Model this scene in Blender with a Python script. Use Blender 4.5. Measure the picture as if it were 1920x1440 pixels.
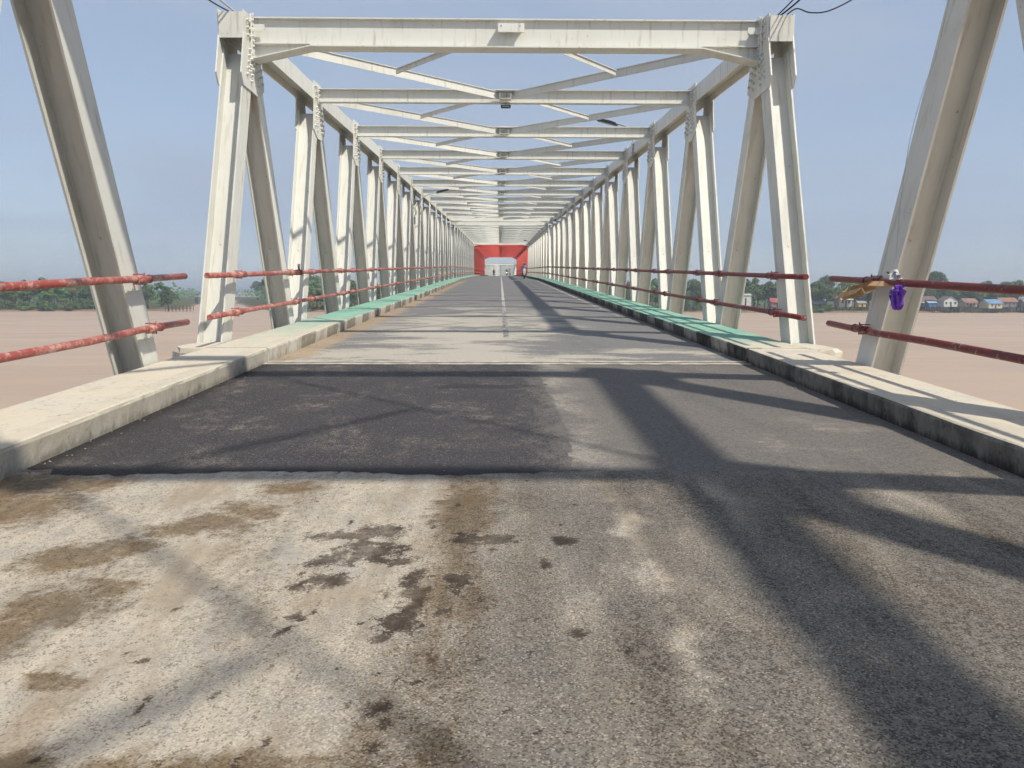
import bpy, math, random
from mathutils import Matrix, Vector, Euler
R = math.radians
random.seed(7)
for o in list(bpy.data.objects): bpy.data.objects.remove(o)
SC = bpy.context.scene
COL = SC.collection

# ------------------------------------------------------------------ camera, sky, sun, exposure
GRADE = R(2.465)                                  # the approach span climbs at 4.3 %
R0 = Matrix.Rotation(GRADE, 4, 'X')               # road frame (y along the road, z square to it) -> world
FPX, PITCH, YAW, ROLL = 1497.92, R(8.825), R(.8635), R(.156)
CAM = Vector((-.1202, -11.53, 1.4819))
def cam_ray(u, v):
    x, zc, yc = u, v, 1.0
    y = yc*math.cos(PITCH)+zc*math.sin(PITCH); z = -yc*math.sin(PITCH)+zc*math.cos(PITCH)
    return Vector((x*math.cos(YAW)+y*math.sin(YAW), -x*math.sin(YAW)+y*math.cos(YAW), z))
fw = cam_ray(0, 0)
rt0 = cam_ray(1, 0)-fw; up0 = cam_ray(0, 1)-fw
rt = rt0*math.cos(ROLL)+up0*math.sin(ROLL); up = up0*math.cos(ROLL)-rt0*math.sin(ROLL)
cm = Matrix((rt, up, -fw)).transposed().to_4x4(); cm.translation = CAM
cam_d = bpy.data.cameras.new('camera'); cam = bpy.data.objects.new('camera', cam_d); COL.objects.link(cam)
cam.matrix_world = R0 @ cm
cam_d.sensor_width = 36; cam_d.lens = 36*FPX/1920; cam_d.clip_start = .05; cam_d.clip_end = 12000
SC.camera = cam

SUN = (R0.to_3x3() @ Vector((.61, -.50, 1))).normalized()
elev = math.asin(SUN.z); azim = math.atan2(SUN.x, SUN.y)
W = bpy.data.worlds.new('World'); SC.world = W; W.use_nodes = True
wt = W.node_tree; wt.nodes.clear()
wo = wt.nodes.new('ShaderNodeOutputWorld'); bg = wt.nodes.new('ShaderNodeBackground')
sky = wt.nodes.new('ShaderNodeTexSky'); sky.sky_type = 'NISHITA'; sky.sun_disc = False
sky.sun_elevation = elev; sky.sun_rotation = azim
sky.air_density = 1.0; sky.dust_density = 1.0; sky.ozone_density = 2.0
tc = wt.nodes.new('ShaderNodeTexCoord'); mp = wt.nodes.new('ShaderNodeMapping'); mp.inputs['Scale'].default_value = (1.2, 1.2, 4.5)
nz = wt.nodes.new('ShaderNodeTexNoise'); nz.inputs['Scale'].default_value = 1.7; nz.inputs['Detail'].default_value = 4; nz.inputs['Roughness'].default_value = .5
mr = wt.nodes.new('ShaderNodeMapRange'); mr.interpolation_type = 'SMOOTHSTEP'
for i, v in enumerate((.36, .66, 0.64, 1.0)): mr.inputs[i+1].default_value = v
mx = wt.nodes.new('ShaderNodeMix'); mx.data_type = 'RGBA'; mx.inputs[7].default_value = (2.85, 3.38, 4.28, 1)
L = wt.links.new
L(tc.outputs['Generated'], mp.inputs[0]); L(mp.outputs[0], nz.inputs['Vector']); L(nz.outputs[0], mr.inputs[0])
L(mr.outputs[0], mx.inputs[0]); L(sky.outputs[0], mx.inputs[6]); L(mx.outputs[2], bg.inputs[0]); L(bg.outputs[0], wo.inputs[0])
bg.inputs[1].default_value = .15
sl = bpy.data.lights.new('sun', 'SUN'); sl.energy = 4.5; sl.angle = R(1.5); sl.color = (1, .93, .80)
so = bpy.data.objects.new('sun', sl); COL.objects.link(so)
so.rotation_euler = SUN.to_track_quat('Z', 'Y').to_euler(); so.location = (30, -30, 60)
SC.view_settings.view_transform = 'Standard'; SC.view_settings.look = 'None'
SC.view_settings.exposure = 0; SC.view_settings.gamma = 1
SC.render.engine = 'CYCLES'
SC.cycles.max_bounces = 3; SC.cycles.diffuse_bounces = 2; SC.cycles.glossy_bounces = 1; SC.cycles.transparent_max_bounces = 3
SC.cycles.adaptive_threshold = .03; SC.cycles.adaptive_min_samples = 10
W.cycles.sampling_method = 'MANUAL'; W.cycles.sample_map_resolution = 256
SC.cycles.volume_bounces = 0; SC.cycles.use_light_tree = False

# ------------------------------------------------------------------ helpers
class NT:
    """terse node-tree builder"""
    def __init__(s, name, rough=.6, spec=.4, flat=False):
        s.dim = '2D' if flat else '3D'
        s.m = bpy.data.materials.new(name); s.m.use_nodes = True; s.t = s.m.node_tree
        s.b = s.t.nodes['Principled BSDF']; s.b.inputs['Roughness'].default_value = rough
        s.b.inputs['Specular IOR Level'].default_value = spec
        s.tc = s.t.nodes.new('ShaderNodeTexCoord')
    def put(s, sock, v):
        if isinstance(v, bpy.types.NodeSocket): s.t.links.new(v, sock)
        elif isinstance(v, (tuple, list)) and len(v) == 3 and sock.type == 'RGBA': sock.default_value = (*v, 1)
        else: sock.default_value = v
    def obj(s): return s.tc.outputs['Object']
    def sep(s, v):
        n = s.t.nodes.new('ShaderNodeSeparateXYZ'); s.put(n.inputs[0], v); return n.outputs
    def comb(s, x, y, z):
        n = s.t.nodes.new('ShaderNodeCombineXYZ')
        for i, q in enumerate((x, y, z)): s.put(n.inputs[i], q)
        return n.outputs[0]
    def ma(s, op, a, b=0, clamp=False):
        n = s.t.nodes.new('ShaderNodeMath'); n.operation = op; n.use_clamp = clamp
        s.put(n.inputs[0], a); s.put(n.inputs[1], b); return n.outputs[0]
    def noise(s, scale, detail=4, rough=.55, vec=None, out=0, dist=0):
        n = s.t.nodes.new('ShaderNodeTexNoise'); n.noise_dimensions = s.dim; s.put(n.inputs['Vector'], vec or s.obj())
        n.inputs['Scale'].default_value = scale; n.inputs['Detail'].default_value = detail
        n.inputs['Roughness'].default_value = rough; n.inputs['Distortion'].default_value = dist; return n.outputs[out]
    def voro(s, scale, vec=None, out='Color', rnd=1):
        n = s.t.nodes.new('ShaderNodeTexVoronoi'); n.voronoi_dimensions = s.dim; s.put(n.inputs['Vector'], vec or s.obj())
        n.inputs['Scale'].default_value = scale; n.inputs['Randomness'].default_value = rnd; return n.outputs[out]
    def scale(s, v, k):
        n = s.t.nodes.new('ShaderNodeMapping'); s.put(n.inputs[0], v); n.inputs['Scale'].default_value = k; return n.outputs[0]
    def ss(s, v, a, b, lo=0., hi=1., smooth=True):
        n = s.t.nodes.new('ShaderNodeMapRange'); n.interpolation_type = 'SMOOTHSTEP' if smooth else 'LINEAR'
        s.put(n.inputs[0], v)
        for i, q in enumerate((a, b, lo, hi)): s.put(n.inputs[i+1], q)
        return n.outputs[0]
    def mix(s, f, a, b, mode='MIX'):
        n = s.t.nodes.new('ShaderNodeMix'); n.data_type = 'RGBA'; n.blend_type = mode
        s.put(n.inputs[0], f); s.put(n.inputs[6], a); s.put(n.inputs[7], b); return n.outputs[2]
    def rnd(s):
        n = s.t.nodes.new('ShaderNodeObjectInfo'); return n.outputs['Random']
    def bump(s, h, strength=.3, dist=.01):
        n = s.t.nodes.new('ShaderNodeBump'); n.inputs['Strength'].default_value = strength; n.inputs['Distance'].default_value = dist
        s.put(n.inputs['Height'], h); s.t.links.new(n.outputs[0], s.b.inputs['Normal'])
    def col(s, v): s.put(s.b.inputs['Base Color'], v); return s.m

class MB:
    """mesh collector: many shapes -> ONE mesh"""
    def __init__(s): s.v = []; s.f = []; s.sm = []
    def add(s, vs, fs, M=None, smooth=False):
        k = len(s.v)
        s.v += [tuple(M @ Vector(p)) if M else tuple(p) for p in vs]
        s.f += [tuple(i+k for i in f) for f in fs]; s.sm += [smooth]*len(fs); return s
    def box(s, x0, x1, y0, y1, z0, z1, M=None):
        return s.add([(x0,y0,z0),(x1,y0,z0),(x1,y1,z0),(x0,y1,z0),(x0,y0,z1),(x1,y0,z1),(x1,y1,z1),(x0,y1,z1)],
                     [(0,3,2,1),(4,5,6,7),(0,1,5,4),(1,2,6,5),(2,3,7,6),(3,0,4,7)], M)
    def prism(s, poly, a, b, axis='x', M=None):
        n = len(poly)
        def P(q, t):
            return (t, q[0], q[1]) if axis == 'x' else ((q[0], t, q[1]) if axis == 'y' else (q[0], q[1], t))
        vs = [P(q, a) for q in poly]+[P(q, b) for q in poly]
        fs = [tuple(range(n))[::-1], tuple(range(n, 2*n))]+[(i, (i+1) % n, n+(i+1) % n, n+i) for i in range(n)]
        return s.add(vs, fs, M)
    def tube(s, pts, r, n=10, cap=True, M=None, smooth=True):
        pts = [Vector(p) for p in pts]; rs = r if isinstance(r, (list, tuple)) else [r]*len(pts)
        vs = []; fs = []
        for i, p in enumerate(pts):
            d = (pts[min(i+1, len(pts)-1)]-pts[max(i-1, 0)]).normalized()
            a = d.cross(Vector((0, 0, 1)))
            if a.length < 1e-3: a = d.cross(Vector((0, 1, 0)))
            a.normalize(); b = d.cross(a)
            for k in range(n):
                t = 2*math.pi*k/n; vs.append(p+(a*math.cos(t)+b*math.sin(t))*rs[i])
        for i in range(len(pts)-1):
            for k in range(n):
                fs.append((i*n+k, i*n+(k+1) % n, (i+1)*n+(k+1) % n, (i+1)*n+k))
        s.add(vs, fs, M, smooth)
        if cap:
            k = len(s.v)-len(vs); s.f += [tuple(k+i for i in range(n))[::-1], tuple(k+(len(pts)-1)*n+i for i in range(n))]; s.sm += [False]*2
        return s
    def bar(s, a, b, w, h, M=None):
        """rectangular bar from a to b, w wide (horizontal), h deep"""
        a, b = Vector(a), Vector(b); d = (b-a); l = d.length; d.normalize()
        x = d.cross(Vector((0, 0, 1)))
        if x.length < 1e-3: x = Vector((1, 0, 0))
        x.normalize(); z = x.cross(d)
        T = Matrix((x, d, z)).transposed().to_4x4(); T.translation = a
        return s.box(-w/2, w/2, 0, l, -h/2, h/2, (M @ T) if M else T)
    def blob(s, c, r, seg=10, rings=6, M=None, j=0):
        vs = [(c[0], c[1], c[2]-r[2])]; fs = []
        for i in range(1, rings):
            a = -math.pi/2+math.pi*i/rings
            for k in range(seg):
                t = 2*math.pi*k/seg; q = 1+random.uniform(-j, j)
                vs.append((c[0]+r[0]*math.cos(a)*math.cos(t)*q, c[1]+r[1]*math.cos(a)*math.sin(t)*q, c[2]+r[2]*math.sin(a)*q))
        vs.append((c[0], c[1], c[2]+r[2])); top = len(vs)-1
        for k in range(seg): fs.append((0, 1+(k+1) % seg, 1+k)); fs.append((top, top-seg+k, top-seg+(k+1) % seg))
        for i in range(rings-2):
            for k in range(seg):
                a = 1+i*seg+k; b = 1+i*seg+(k+1) % seg; fs.append((a, b, b+seg, a+seg))
        return s.add(vs, fs, M, True)
    def mesh(s, name, mat):
        me = bpy.data.meshes.new(name); me.from_pydata(s.v, [], s.f); me.materials.append(mat)
        me.polygons.foreach_set('use_smooth', s.sm); me.update(); return me
def link(name, me, parent=None, M=None):
    o = bpy.data.objects.new(name, me); COL.objects.link(o)
    if parent: o.parent = parent
    if M is not None: o.matrix_local = M
    return o
def thing(name, label, cat, M=None, group=None, me=None):
    o = link(name, me, None, M); o['label'] = label; o['category'] = cat
    if group: o['group'] = group
    if not me: o.empty_display_size = .3
    return o
def struct(name, me, M=None, kind='structure'):
    o = link(name, me, None, M); o['kind'] = kind; return o
T = Matrix.Translation
def RZ(a): return Matrix.Rotation(a, 4, 'Z')

# ------------------------------------------------------------------ road profile (road frame of the approach span)
PROF = [(-90, 0), (0, 0), (61.3, -.37), (123, -1.2), (214, -2.95), (223, -4.75), (284.4, -10.6), (346, -16.9), (440, -24.8), (700, -36)]
def zp(Y):
    for (a, za), (b, zb) in zip(PROF, PROF[1:]):
        if Y <= b: return za+(zb-za)*(Y-a)/(b-a)
    return PROF[-1][1]
def span_frame(y0, y1):
    a = math.atan2(zp(y1)-zp(y0), y1-y0)
    return R0 @ T((0, y0, zp(y0))) @ Matrix.Rotation(a, 4, 'X')

# ------------------------------------------------------------------ materials
def steel(name, base, dark, rust, amt, smut=(.42, .36, .27)):
    n = NT(name, .48, .35)
    st = n.noise(3.0, 3, .6, n.scale(n.obj(), (4, 4, .5)))
    bl = n.noise(1.1, 3, .6)
    c = n.mix(n.ss(bl, .45, .8, 0, .55), base, dark)
    c = n.mix(n.ss(st, .52, .80, 0, amt), c, rust)
    sp = n.noise(24, 2, .6)
    c = n.mix(n.ma('MULTIPLY', n.ss(sp, .66, .74), n.ss(bl, .5, .62)), c, rust)
    c = n.mix(n.ss(n.noise(.75, 4, .7), .56, .76, 0, .35), c, smut)
    w = n.ss(n.rnd(), 0, 1, .90, 1.02)
    c = n.mix(1, c, n.comb(w, w, w), 'MULTIPLY')
    n.put(n.b.inputs['Roughness'], n.ss(bl, .3, .7, .42, .6))
    return n.col(c)
M_WHITE = steel('cream_white_paint', (.72, .72, .665), (.60, .59, .51), (.33, .265, .17), .55)
M_GREYW = steel('far_white_paint', (.70, .70, .65), (.60, .59, .54), (.36, .30, .22), .3)
M_RED = steel('red_steel_paint', (.60, .10, .075), (.52, .075, .06), (.36, .07, .05), .4, (.40, .06, .05))

def pipe_mat(name, a, b, pale, lo, hi):
    n = NT(name, .5, .4)
    w = n.noise(21, 5, .7); q = n.noise(2.6, 4, .6); f = n.noise(60, 3, .6)
    c = n.mix(n.ss(q, .35, .65), a, b)
    m = n.ss(n.ma('ADD', w, n.ma('MULTIPLY', n.ma('SUBTRACT', q, .5), .6)), lo, hi)
    c = n.mix(n.ma('MULTIPLY', m, n.ss(f, .3, .6, .3, 1)), c, pale)
    c = n.mix(n.ss(n.noise(14, 5, .6), .66, .74, 0, .8), c, (.10, .035, .025))
    n.bump(n.ma('ADD', w, f), .2, .004)
    return n.col(c)
M_PIPE = pipe_mat('faded_red_pipe', (.32, .066, .052), (.37, .105, .088), (.58, .40, .34), .47, .68)
M_PIPE_SHADED = pipe_mat('shaded_red_pipe', (.20, .032, .030), (.165, .024, .025), (.48, .37, .33), .58, .72)  # right rails: same red, less worn, their shaded side put into the colour
def plain(name, c, rough=.6, spec=.4, var=.15, sc=6):
    n = NT(name, rough, spec)
    w = n.ss(n.noise(sc, 4), .3, .7, 1-var, 1+var*.5)
    return n.col(n.mix(1, c, n.comb(w, w, w), 'MULTIPLY'))
M_BLACK = plain('black_plastic', (.02, .02, .022), .5)
M_CABLE = plain('black_cable', (.018, .018, .02), .6)
M_GALV = plain('galvanised_steel', (.42, .43, .44), .4)

DARK = [(-.79,-7.58,.17,.14),(-.96,-7.36,.19,.07),(-.78,-7.28,.12,.10),(-.99,-7.73,.08,.06),(-.92,-7.95,.09,.09),(-1.04,-8.07,.05,.07),(-.58,-8.54,.05,.04),
        (-.51,-8.25,.05,.14),(-.52,-8.05,.035,.22),(-.54,-8.42,.09,.09),(-.54,-9.06,.04,.04),(-.30,-7.41,.06,.10),(-.33,-7.99,.06,.12),(-.13,-7.41,.10,.07),
        (.23,-7.45,.08,.08),(.11,-7.76,.04,.08),(.20,-8.52,.035,.04),(-1.02,-8.37,.05,.03),(-.96,-8.37,.03,.03),(-1.01,-8.53,.03,.03),(-.37,-8.30,.03,.04),(-.75,-7.71,.09,.045),(-.61,-7.72,.06,.05)]
BROWN = [(-2.26,-7.67,.19,.19),(-2.06,-7.52,.17,.15),(-2.04,-8.26,.26,.18),(-2.12,-8.48,.16,.15),(-1.92,-8.0,.15,.11),(-3.05,-6.83,.35,.34),(-3.04,-6.32,.36,.18),
         (-3.3,-6.5,.2,.55),(-1.8,-7.18,.30,.13),(-1.62,-6.9,.22,.12),(-1.46,-9.40,.45,.11),(-1.0,-9.41,.36,.09),(-.34,-6.9,.15,.62),(-1.71,-8.86,.09,.05),(-1.51,-6.44,.18,.12)]

def asphalt_nodes(n):
    """worn asphalt: beige-grey binder, dark pits, scattered pale stones"""
    fine = n.noise(20, 3, .7); vc = n.voro(145); cr, cg, cb = n.sep(vc); pit = n.ss(n.ma('ADD', cr, n.ma('MULTIPLY', n.ma('SUBTRACT', fine, .5), 1.3)), .50, .72)
    c = n.mix(n.ss(fine, .35, .65), (.185, .165, .144), (.145, .134, .121))
    c = n.mix(n.ma('MULTIPLY', pit, .74), c, (.052, .044, .038))
    c = n.mix(n.ss(cb, .86, .98, 0, .6), c, (.33, .30, .26))
    return c, fine, cr, cg, cb, pit
def near_mat():
    """pavement before the patch: cement-dusted left, worn asphalt right; the stain map comes from a vertex layer"""
    n = NT('stained_pavement', .82, .25, True)
    at = n.t.nodes.new('ShaderNodeVertexColor'); at.layer_name = 'stain'
    dk, bk, pl = n.sep(at.outputs[0])
    asph, fine, cr, cg, cb, pit = asphalt_nodes(n)
    mid = n.noise(3.5, 4, .7)
    pale = n.mix(n.ss(mid, .32, .68), (.49, .43, .35), (.41, .375, .325))
    pale = n.mix(n.ma('MULTIPLY', n.ss(cg, .50, .85, 0, .9), n.ss(fine, .38, .62, .12, 1)), pale, (.19, .16, .13))
    pale = n.mix(n.ma('MULTIPLY', n.ss(cb, .80, .97), .3), pale, (.66, .61, .53))
    tn = n.noise(2.2, 4, .65, n.scale(n.obj(), (1, .4, 1)))
    pale = n.mix(n.ss(tn, .48, .70, 0, .75), pale, (.31, .25, .185))
    pale = n.mix(n.ss(tn, .40, .28, 0, .6), pale, (.33, .315, .295))
    f = n.ss(n.ma('ADD', pl, n.ma('MULTIPLY', n.ma('SUBTRACT', n.ma('ADD', fine, n.ma('MULTIPLY', cb, .35)), .67), .9)), .10, .90)
    c = n.mix(f, asph, pale)
    tk = n.ss(n.noise(1, 5, .7, n.scale(n.obj(), (9, .55, 1))), .32, .68, .91, 1.06)
    c = n.mix(1, c, n.comb(tk, tk, n.ma('MULTIPLY', tk, .985)), 'MULTIPLY')
    g = n.ma('ADD', n.ma('MULTIPLY', n.ma('SUBTRACT', fine, .5), .9), n.ma('MULTIPLY', n.ma('SUBTRACT', cr, .5), .35))
    c = n.mix(n.ss(n.ma('ADD', bk, g), .10, 1.05, 0, .95), c, n.mix(1, c, (.40, .325, .235), 'MULTIPLY'))
    c = n.mix(n.ss(n.ma('ADD', dk, n.ma('MULTIPLY', g, 1.15)), .30, .72, 0, n.ss(mid, .30, .65, .62, .95)), c, n.mix(.55, n.mix(1, c, (.17, .125, .10), 'MULTIPLY'), (.036, .026, .021)))
    n.bump(n.ma('ADD', n.ma('MULTIPLY', pit, -.6), n.ma('ADD', fine, n.ma('MULTIPLY', cr, .5))), .5, .006)
    return n.col(c)
def road_mat():
    n = NT('road_surface', .82, .25, True)
    x, y, z = n.sep(n.obj())
    asph, fine, cr, cg, cb, pit = asphalt_nodes(n)
    mid = n.noise(1.5, 5, .68); big = n.noise(.5, 3, .6)
    far = n.ss(y, -.1, .1)
    asph = n.mix(n.ma('MULTIPLY', far, .8), asph, n.mix(n.ss(fine, .3, .7), (.16, .159, .164), (.205, .203, .203)))
    asph = n.mix(n.ss(y, .1, -.3, 0, .35), asph, n.mix(n.ss(mid, .35, .65), (.135, .133, .137), (.175, .162, .150)))
    sm = n.noise(.55, 6, .72, n.scale(n.obj(), (.55, 1, 1)))
    pale = n.mix(n.ss(fine, .3, .7), (.48, .44, .375), (.40, .37, .32))
    pale = n.mix(n.ma('MULTIPLY', n.ss(cg, .55, .9), .35), pale, (.22, .19, .155))
    fy = n.ma('ADD', y, n.ma('MULTIPLY', n.ma('SUBTRACT', big, .5), 12))
    fx = n.ma('ABSOLUTE', n.ma('ADD', x, .35))
    p2 = n.ma('MULTIPLY', n.ma('MULTIPLY', far, n.ss(fy, 25, 4)), n.ss(n.ma('ADD', sm, n.ss(x, .5, 3, 0, -.10)), .34, .60, .12, .95))
    fx = n.ma('SUBTRACT', fx, n.ss(y, 5, 1, 0, 3))
    p2 = n.ma('MULTIPLY', p2, n.ss(n.ma('ADD', fx, n.ma('MULTIPLY', n.ma('SUBTRACT', sm, .5), 5)), 4.6, 1.4, .10, 1))
    st = n.ma('ABSOLUTE', n.ma('SUBTRACT', n.ma('ADD', x, n.ma('MULTIPLY', n.ma('SUBTRACT', mid, .5), .7)), .60))
    p3 = n.ma('MULTIPLY', n.ma('MULTIPLY', n.ss(y, .15, -.2), n.ss(st, .55, .0)), n.ss(mid, .30, .65, .12, .46))
    spk = n.ma('MULTIPLY', n.ss(sm, .52, .74), n.ss(y, 24, 4, 0, .5))
    f = n.ma('MAXIMUM', n.ma('MAXIMUM', p2, p3), spk)
    f = n.ss(n.ma('ADD', f, n.ma('MULTIPLY', n.ma('SUBTRACT', n.ma('ADD', fine, n.ma('MULTIPLY', cb, .3)), .65), .8)), .15, .85)
    c = n.mix(f, asph, pale)
    sx = n.ma('ADD', x, n.ma('MULTIPLY', n.ma('SUBTRACT', mid, .5), .8))
    sand = n.ma('MULTIPLY', n.ma('MULTIPLY', n.ss(sx, -2.95, -3.2), n.ss(y, .1, .5)), n.ss(y, 75, 45))
    c = n.mix(n.ma('MULTIPLY', sand, n.ss(fine, .3, .6, .4, 1)), c, (.36, .27, .18))
    n.bump(n.ma('ADD', n.ma('MULTIPLY', pit, -.6), n.ma('ADD', fine, n.ma('MULTIPLY', cr, .5))), .5, .006)
    return n.col(c)
M_NEAR = near_mat()
M_ROAD = road_mat()

def patch_mat():
    n = NT('fresh_asphalt', .7, .3, True)
    x, y, z = n.sep(n.obj())
    fine = n.noise(26, 5, .7); mid = n.noise(1.1, 5, .7, n.scale(n.obj(), (1, .75, 1))); sc = n.noise(6, 5, .75, n.scale(n.obj(), (1, .6, 1)))
    cr, cg, cb = n.sep(n.voro(130))
    c = n.mix(n.ss(cr, .2, .95), (.020, .018, .020), (.080, .072, .074))
    c = n.mix(n.ss(fine, .3, .7, .15, .75), c, (.042, .038, .041))
    d = n.ma('MULTIPLY', n.ss(mid, .45, .72), n.ss(n.ma('ADD', sc, n.ma('MULTIPLY', n.ma('SUBTRACT', cb, .5), .35)), .45, .75))
    c = n.mix(n.ma('MULTIPLY', d, .75), c, (.29, .24, .20))
    c = n.mix(n.ma('MULTIPLY', n.ss(cg, .9, .98), .5), c, (.30, .28, .26))
    edge = n.ma('MAXIMUM', n.ss(y, -5.75, -6.0), n.ss(x, -3.25, -3.45))
    c = n.mix(n.ma('MULTIPLY', edge, n.ss(fine, .3, .55, .5, .9)), c, (.022, .021, .023))
    dark_band = n.ma('MULTIPLY', n.ma('MULTIPLY', n.ss(n.ma('ABSOLUTE', n.ma('ADD', n.ma('ADD', y, 2.2), n.ma('MULTIPLY', n.ma('SUBTRACT', mid, .5), .3))), .2, .08), n.ss(x, -.95, -.8)), 1)  # darker crosswise band over the right part of the patch
    c = n.mix(n.ma('MULTIPLY', dark_band, .75), c, (.024, .023, .024))
    fe = n.ss(n.ma('ADD', x, n.ma('ADD', n.ma('MULTIPLY', n.ma('SUBTRACT', sc, .5), .9), n.ma('MULTIPLY', n.ma('SUBTRACT', cr, .5), .35))), .10, .52, 0, .85)
    c = n.mix(fe, c, (.155, .142, .13))
    n.bump(n.ma('ADD', fine, cr), .5, .006)
    return n.col(c)
M_PATCH = patch_mat()

def concrete(name, a, b, stain, seed=0):
    n = NT(name, .85, .2)
    o = n.scale(n.obj(), (1, 1, 1)); x, y, z = n.sep(o)
    mid = n.noise(1.7+seed*.1, 6, .65); fine = n.noise(16, 6, .7)
    st = n.noise(3.5, 5, .65, n.scale(n.obj(), (1, .35, 1)))
    c = n.mix(n.ss(mid, .35, .65), a, b)
    c = n.mix(n.ss(st, .56, .74, 0, .7), c, stain)
    c = n.mix(n.ma('MULTIPLY', n.ss(fine, .55, .68), n.ss(mid, .40, .60, .15, .85)), c, (.24, .20, .155))
    c = n.mix(n.ss(n.noise(.8, 4, .7), .5, .7, 0, .5), c, (.40, .37, .33))
    return n, c, x, y, z, mid, fine
def slab_mat(side):
    n, c, x, y, z, mid, fine = concrete('walkway_concrete_'+side, (.60, .53, .42), (.56, .52, .44), (.45, .35, .24), 1)
    g = n.mix(n.ss(mid, .35, .7), (.175, .40, .30), (.255, .455, .36))
    start = 4.5 if side == 'left' else .9
    yy = n.ma('ADD', y, n.ma('MULTIPLY', n.ma('SUBTRACT', mid, .5), 5 if side == 'left' else 1.5))
    k = n.ss(yy, start-5 if side == 'left' else start-.8, start+4 if side == 'left' else start+1)
    k = n.ma('MULTIPLY', k, n.ss(fine, .28, .5, .55, 1)); k = n.ma('MULTIPLY', k, n.ss(n.noise(2.4, 6, .7), .70, .5, .45, 1))
    c = n.mix(k, c, g)
    n.bump(n.ma('ADD', fine, mid), .35, .01)
    return n.col(c)
M_SLABL = slab_mat('left'); M_SLABR = slab_mat('right')
def kerb_mat(name, base, base2, paint, amt, soot, start=1e4):
    n = NT(name, .85, .2)
    x, y, z = n.sep(n.obj())
    mid = n.noise(2.3, 6, .7, n.tc.outputs['Object']); fine = n.noise(15, 6, .7)
    v = n.noise(5, 4, .75, n.scale(n.obj(), (1, 1, .45)))
    c = n.mix(n.ss(mid, .35, .65), base, base2)
    c = n.mix(n.ma('MULTIPLY', n.ss(v, .40, .62), amt), c, paint)
    c = n.mix(n.ma('MULTIPLY', n.ss(n.ma('ADD', z, n.ma('MULTIPLY', n.ma('SUBTRACT', v, .5), .25)), .10, -.02), soot), c, (.045, .04, .038))
    c = n.mix(n.ma('MULTIPLY', n.ss(n.noise(6, 6, .7), .58, .70), soot), c, (.05, .046, .042))
    ge = n.t.nodes.new('ShaderNodeNewGeometry'); nx_, ny_, nz_ = n.sep(ge.outputs['Normal'])
    topc = n.mix(n.ss(mid, .35, .65), (.58, .52, .415), (.52, .475, .39))
    topc = n.mix(n.ma('MULTIPLY', n.ss(n.ma('ADD', y, n.ma('MULTIPLY', n.ma('SUBTRACT', mid, .5), 3)), start-1, start+2), n.ss(fine, .30, .5, .4, .95)), topc, (.215, .425, .33))
    topc = n.mix(n.ss(fine, .56, .70, 0, .7), topc, (.24, .20, .16))
    c = n.mix(n.ss(nz_, .55, .9), c, topc)
    n.bump(n.ma('ADD', fine, v), .6, .012)
    return n.col(c)
M_KERB_PALE = kerb_mat('pale_kerb', (.47, .43, .35), (.41, .37, .30), (.52, .49, .42), .6, .5)
M_KERB_GREY = kerb_mat('sooty_shaded_kerb', (.18, .17, .15), (.085, .08, .072), (.29, .28, .25), .45, 1.0)  # soot tones, with the shade of this sunless face also put into the colour
M_KERB_BLACK = kerb_mat('black_kerb_paint', (.06, .058, .055), (.15, .14, .12), (.025, .025, .026), .85, .5, .8)
M_KERB_WHITE = kerb_mat('worn_white_kerb_paint', (.27, .25, .215), (.19, .175, .145), (.42, .405, .37), .65, .75, .8)
M_KERB_BLACKL = kerb_mat('faded_black_kerb_paint', (.38, .34, .275), (.30, .27, .215), (.17, .16, .145), .65, .3, 5.)
M_KERB_WHITEL = kerb_mat('chalky_white_kerb_paint', (.48, .44, .36), (.40, .36, .29), (.62, .60, .56), .85, .2, 5.)
def paint_mat():
    n = NT('worn_white_line', .7, .3, True)
    x, y, z = n.sep(n.obj())
    m = n.noise(7, 6, .75); f = n.noise(40, 3)
    near = n.ss(y, 4, 30, .62, .47)
    k = n.ss(n.ma('ADD', m, n.ma('MULTIPLY', n.ma('SUBTRACT', f, .5), .3)), n.ma('SUBTRACT', near, .08), near)
    c = n.mix(n.ss(f, .3, .7), (.125, .122, .125), (.17, .165, .16))
    return n.col(n.mix(n.ma('MULTIPLY', k, .9), c, (.58, .56, .52)))
M_LINE = paint_mat()
M_JOINT = plain('joint_mortar', (.46, .42, .36), .85, .2, .35, 5)

# ------------------------------------------------------------------ setting: river, far bank, haze
WATER_Z = -8.1
n = NT('muddy_river', .32, .35, True)
w1 = n.noise(.05, 4, .6, n.scale(n.obj(), (1, 2.2, 1))); w2 = n.noise(.9, 4, .6, n.scale(n.obj(), (.6, 1.6, 1)))
c = n.mix(n.ss(n.noise(.012, 4, .65, n.scale(n.obj(), (1, 3.5, 1))), .38, .62), (.44, .32, .225), (.405, .292, .203))
n.put(n.b.inputs['Roughness'], n.ss(w1, .35, .65, .42, .55))
n.bump(n.ma('ADD', w2, n.noise(.25, 3)), .25, .12)
n.col(c)
me = MB().add([(-5000, -400, 0), (5000, -400, 0), (5000, 6000, 0), (-5000, 6000, 0)], [(0, 1, 2, 3)]).mesh('river', n.m)
struct('river', me, T((0, 0, WATER_Z)))

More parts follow.
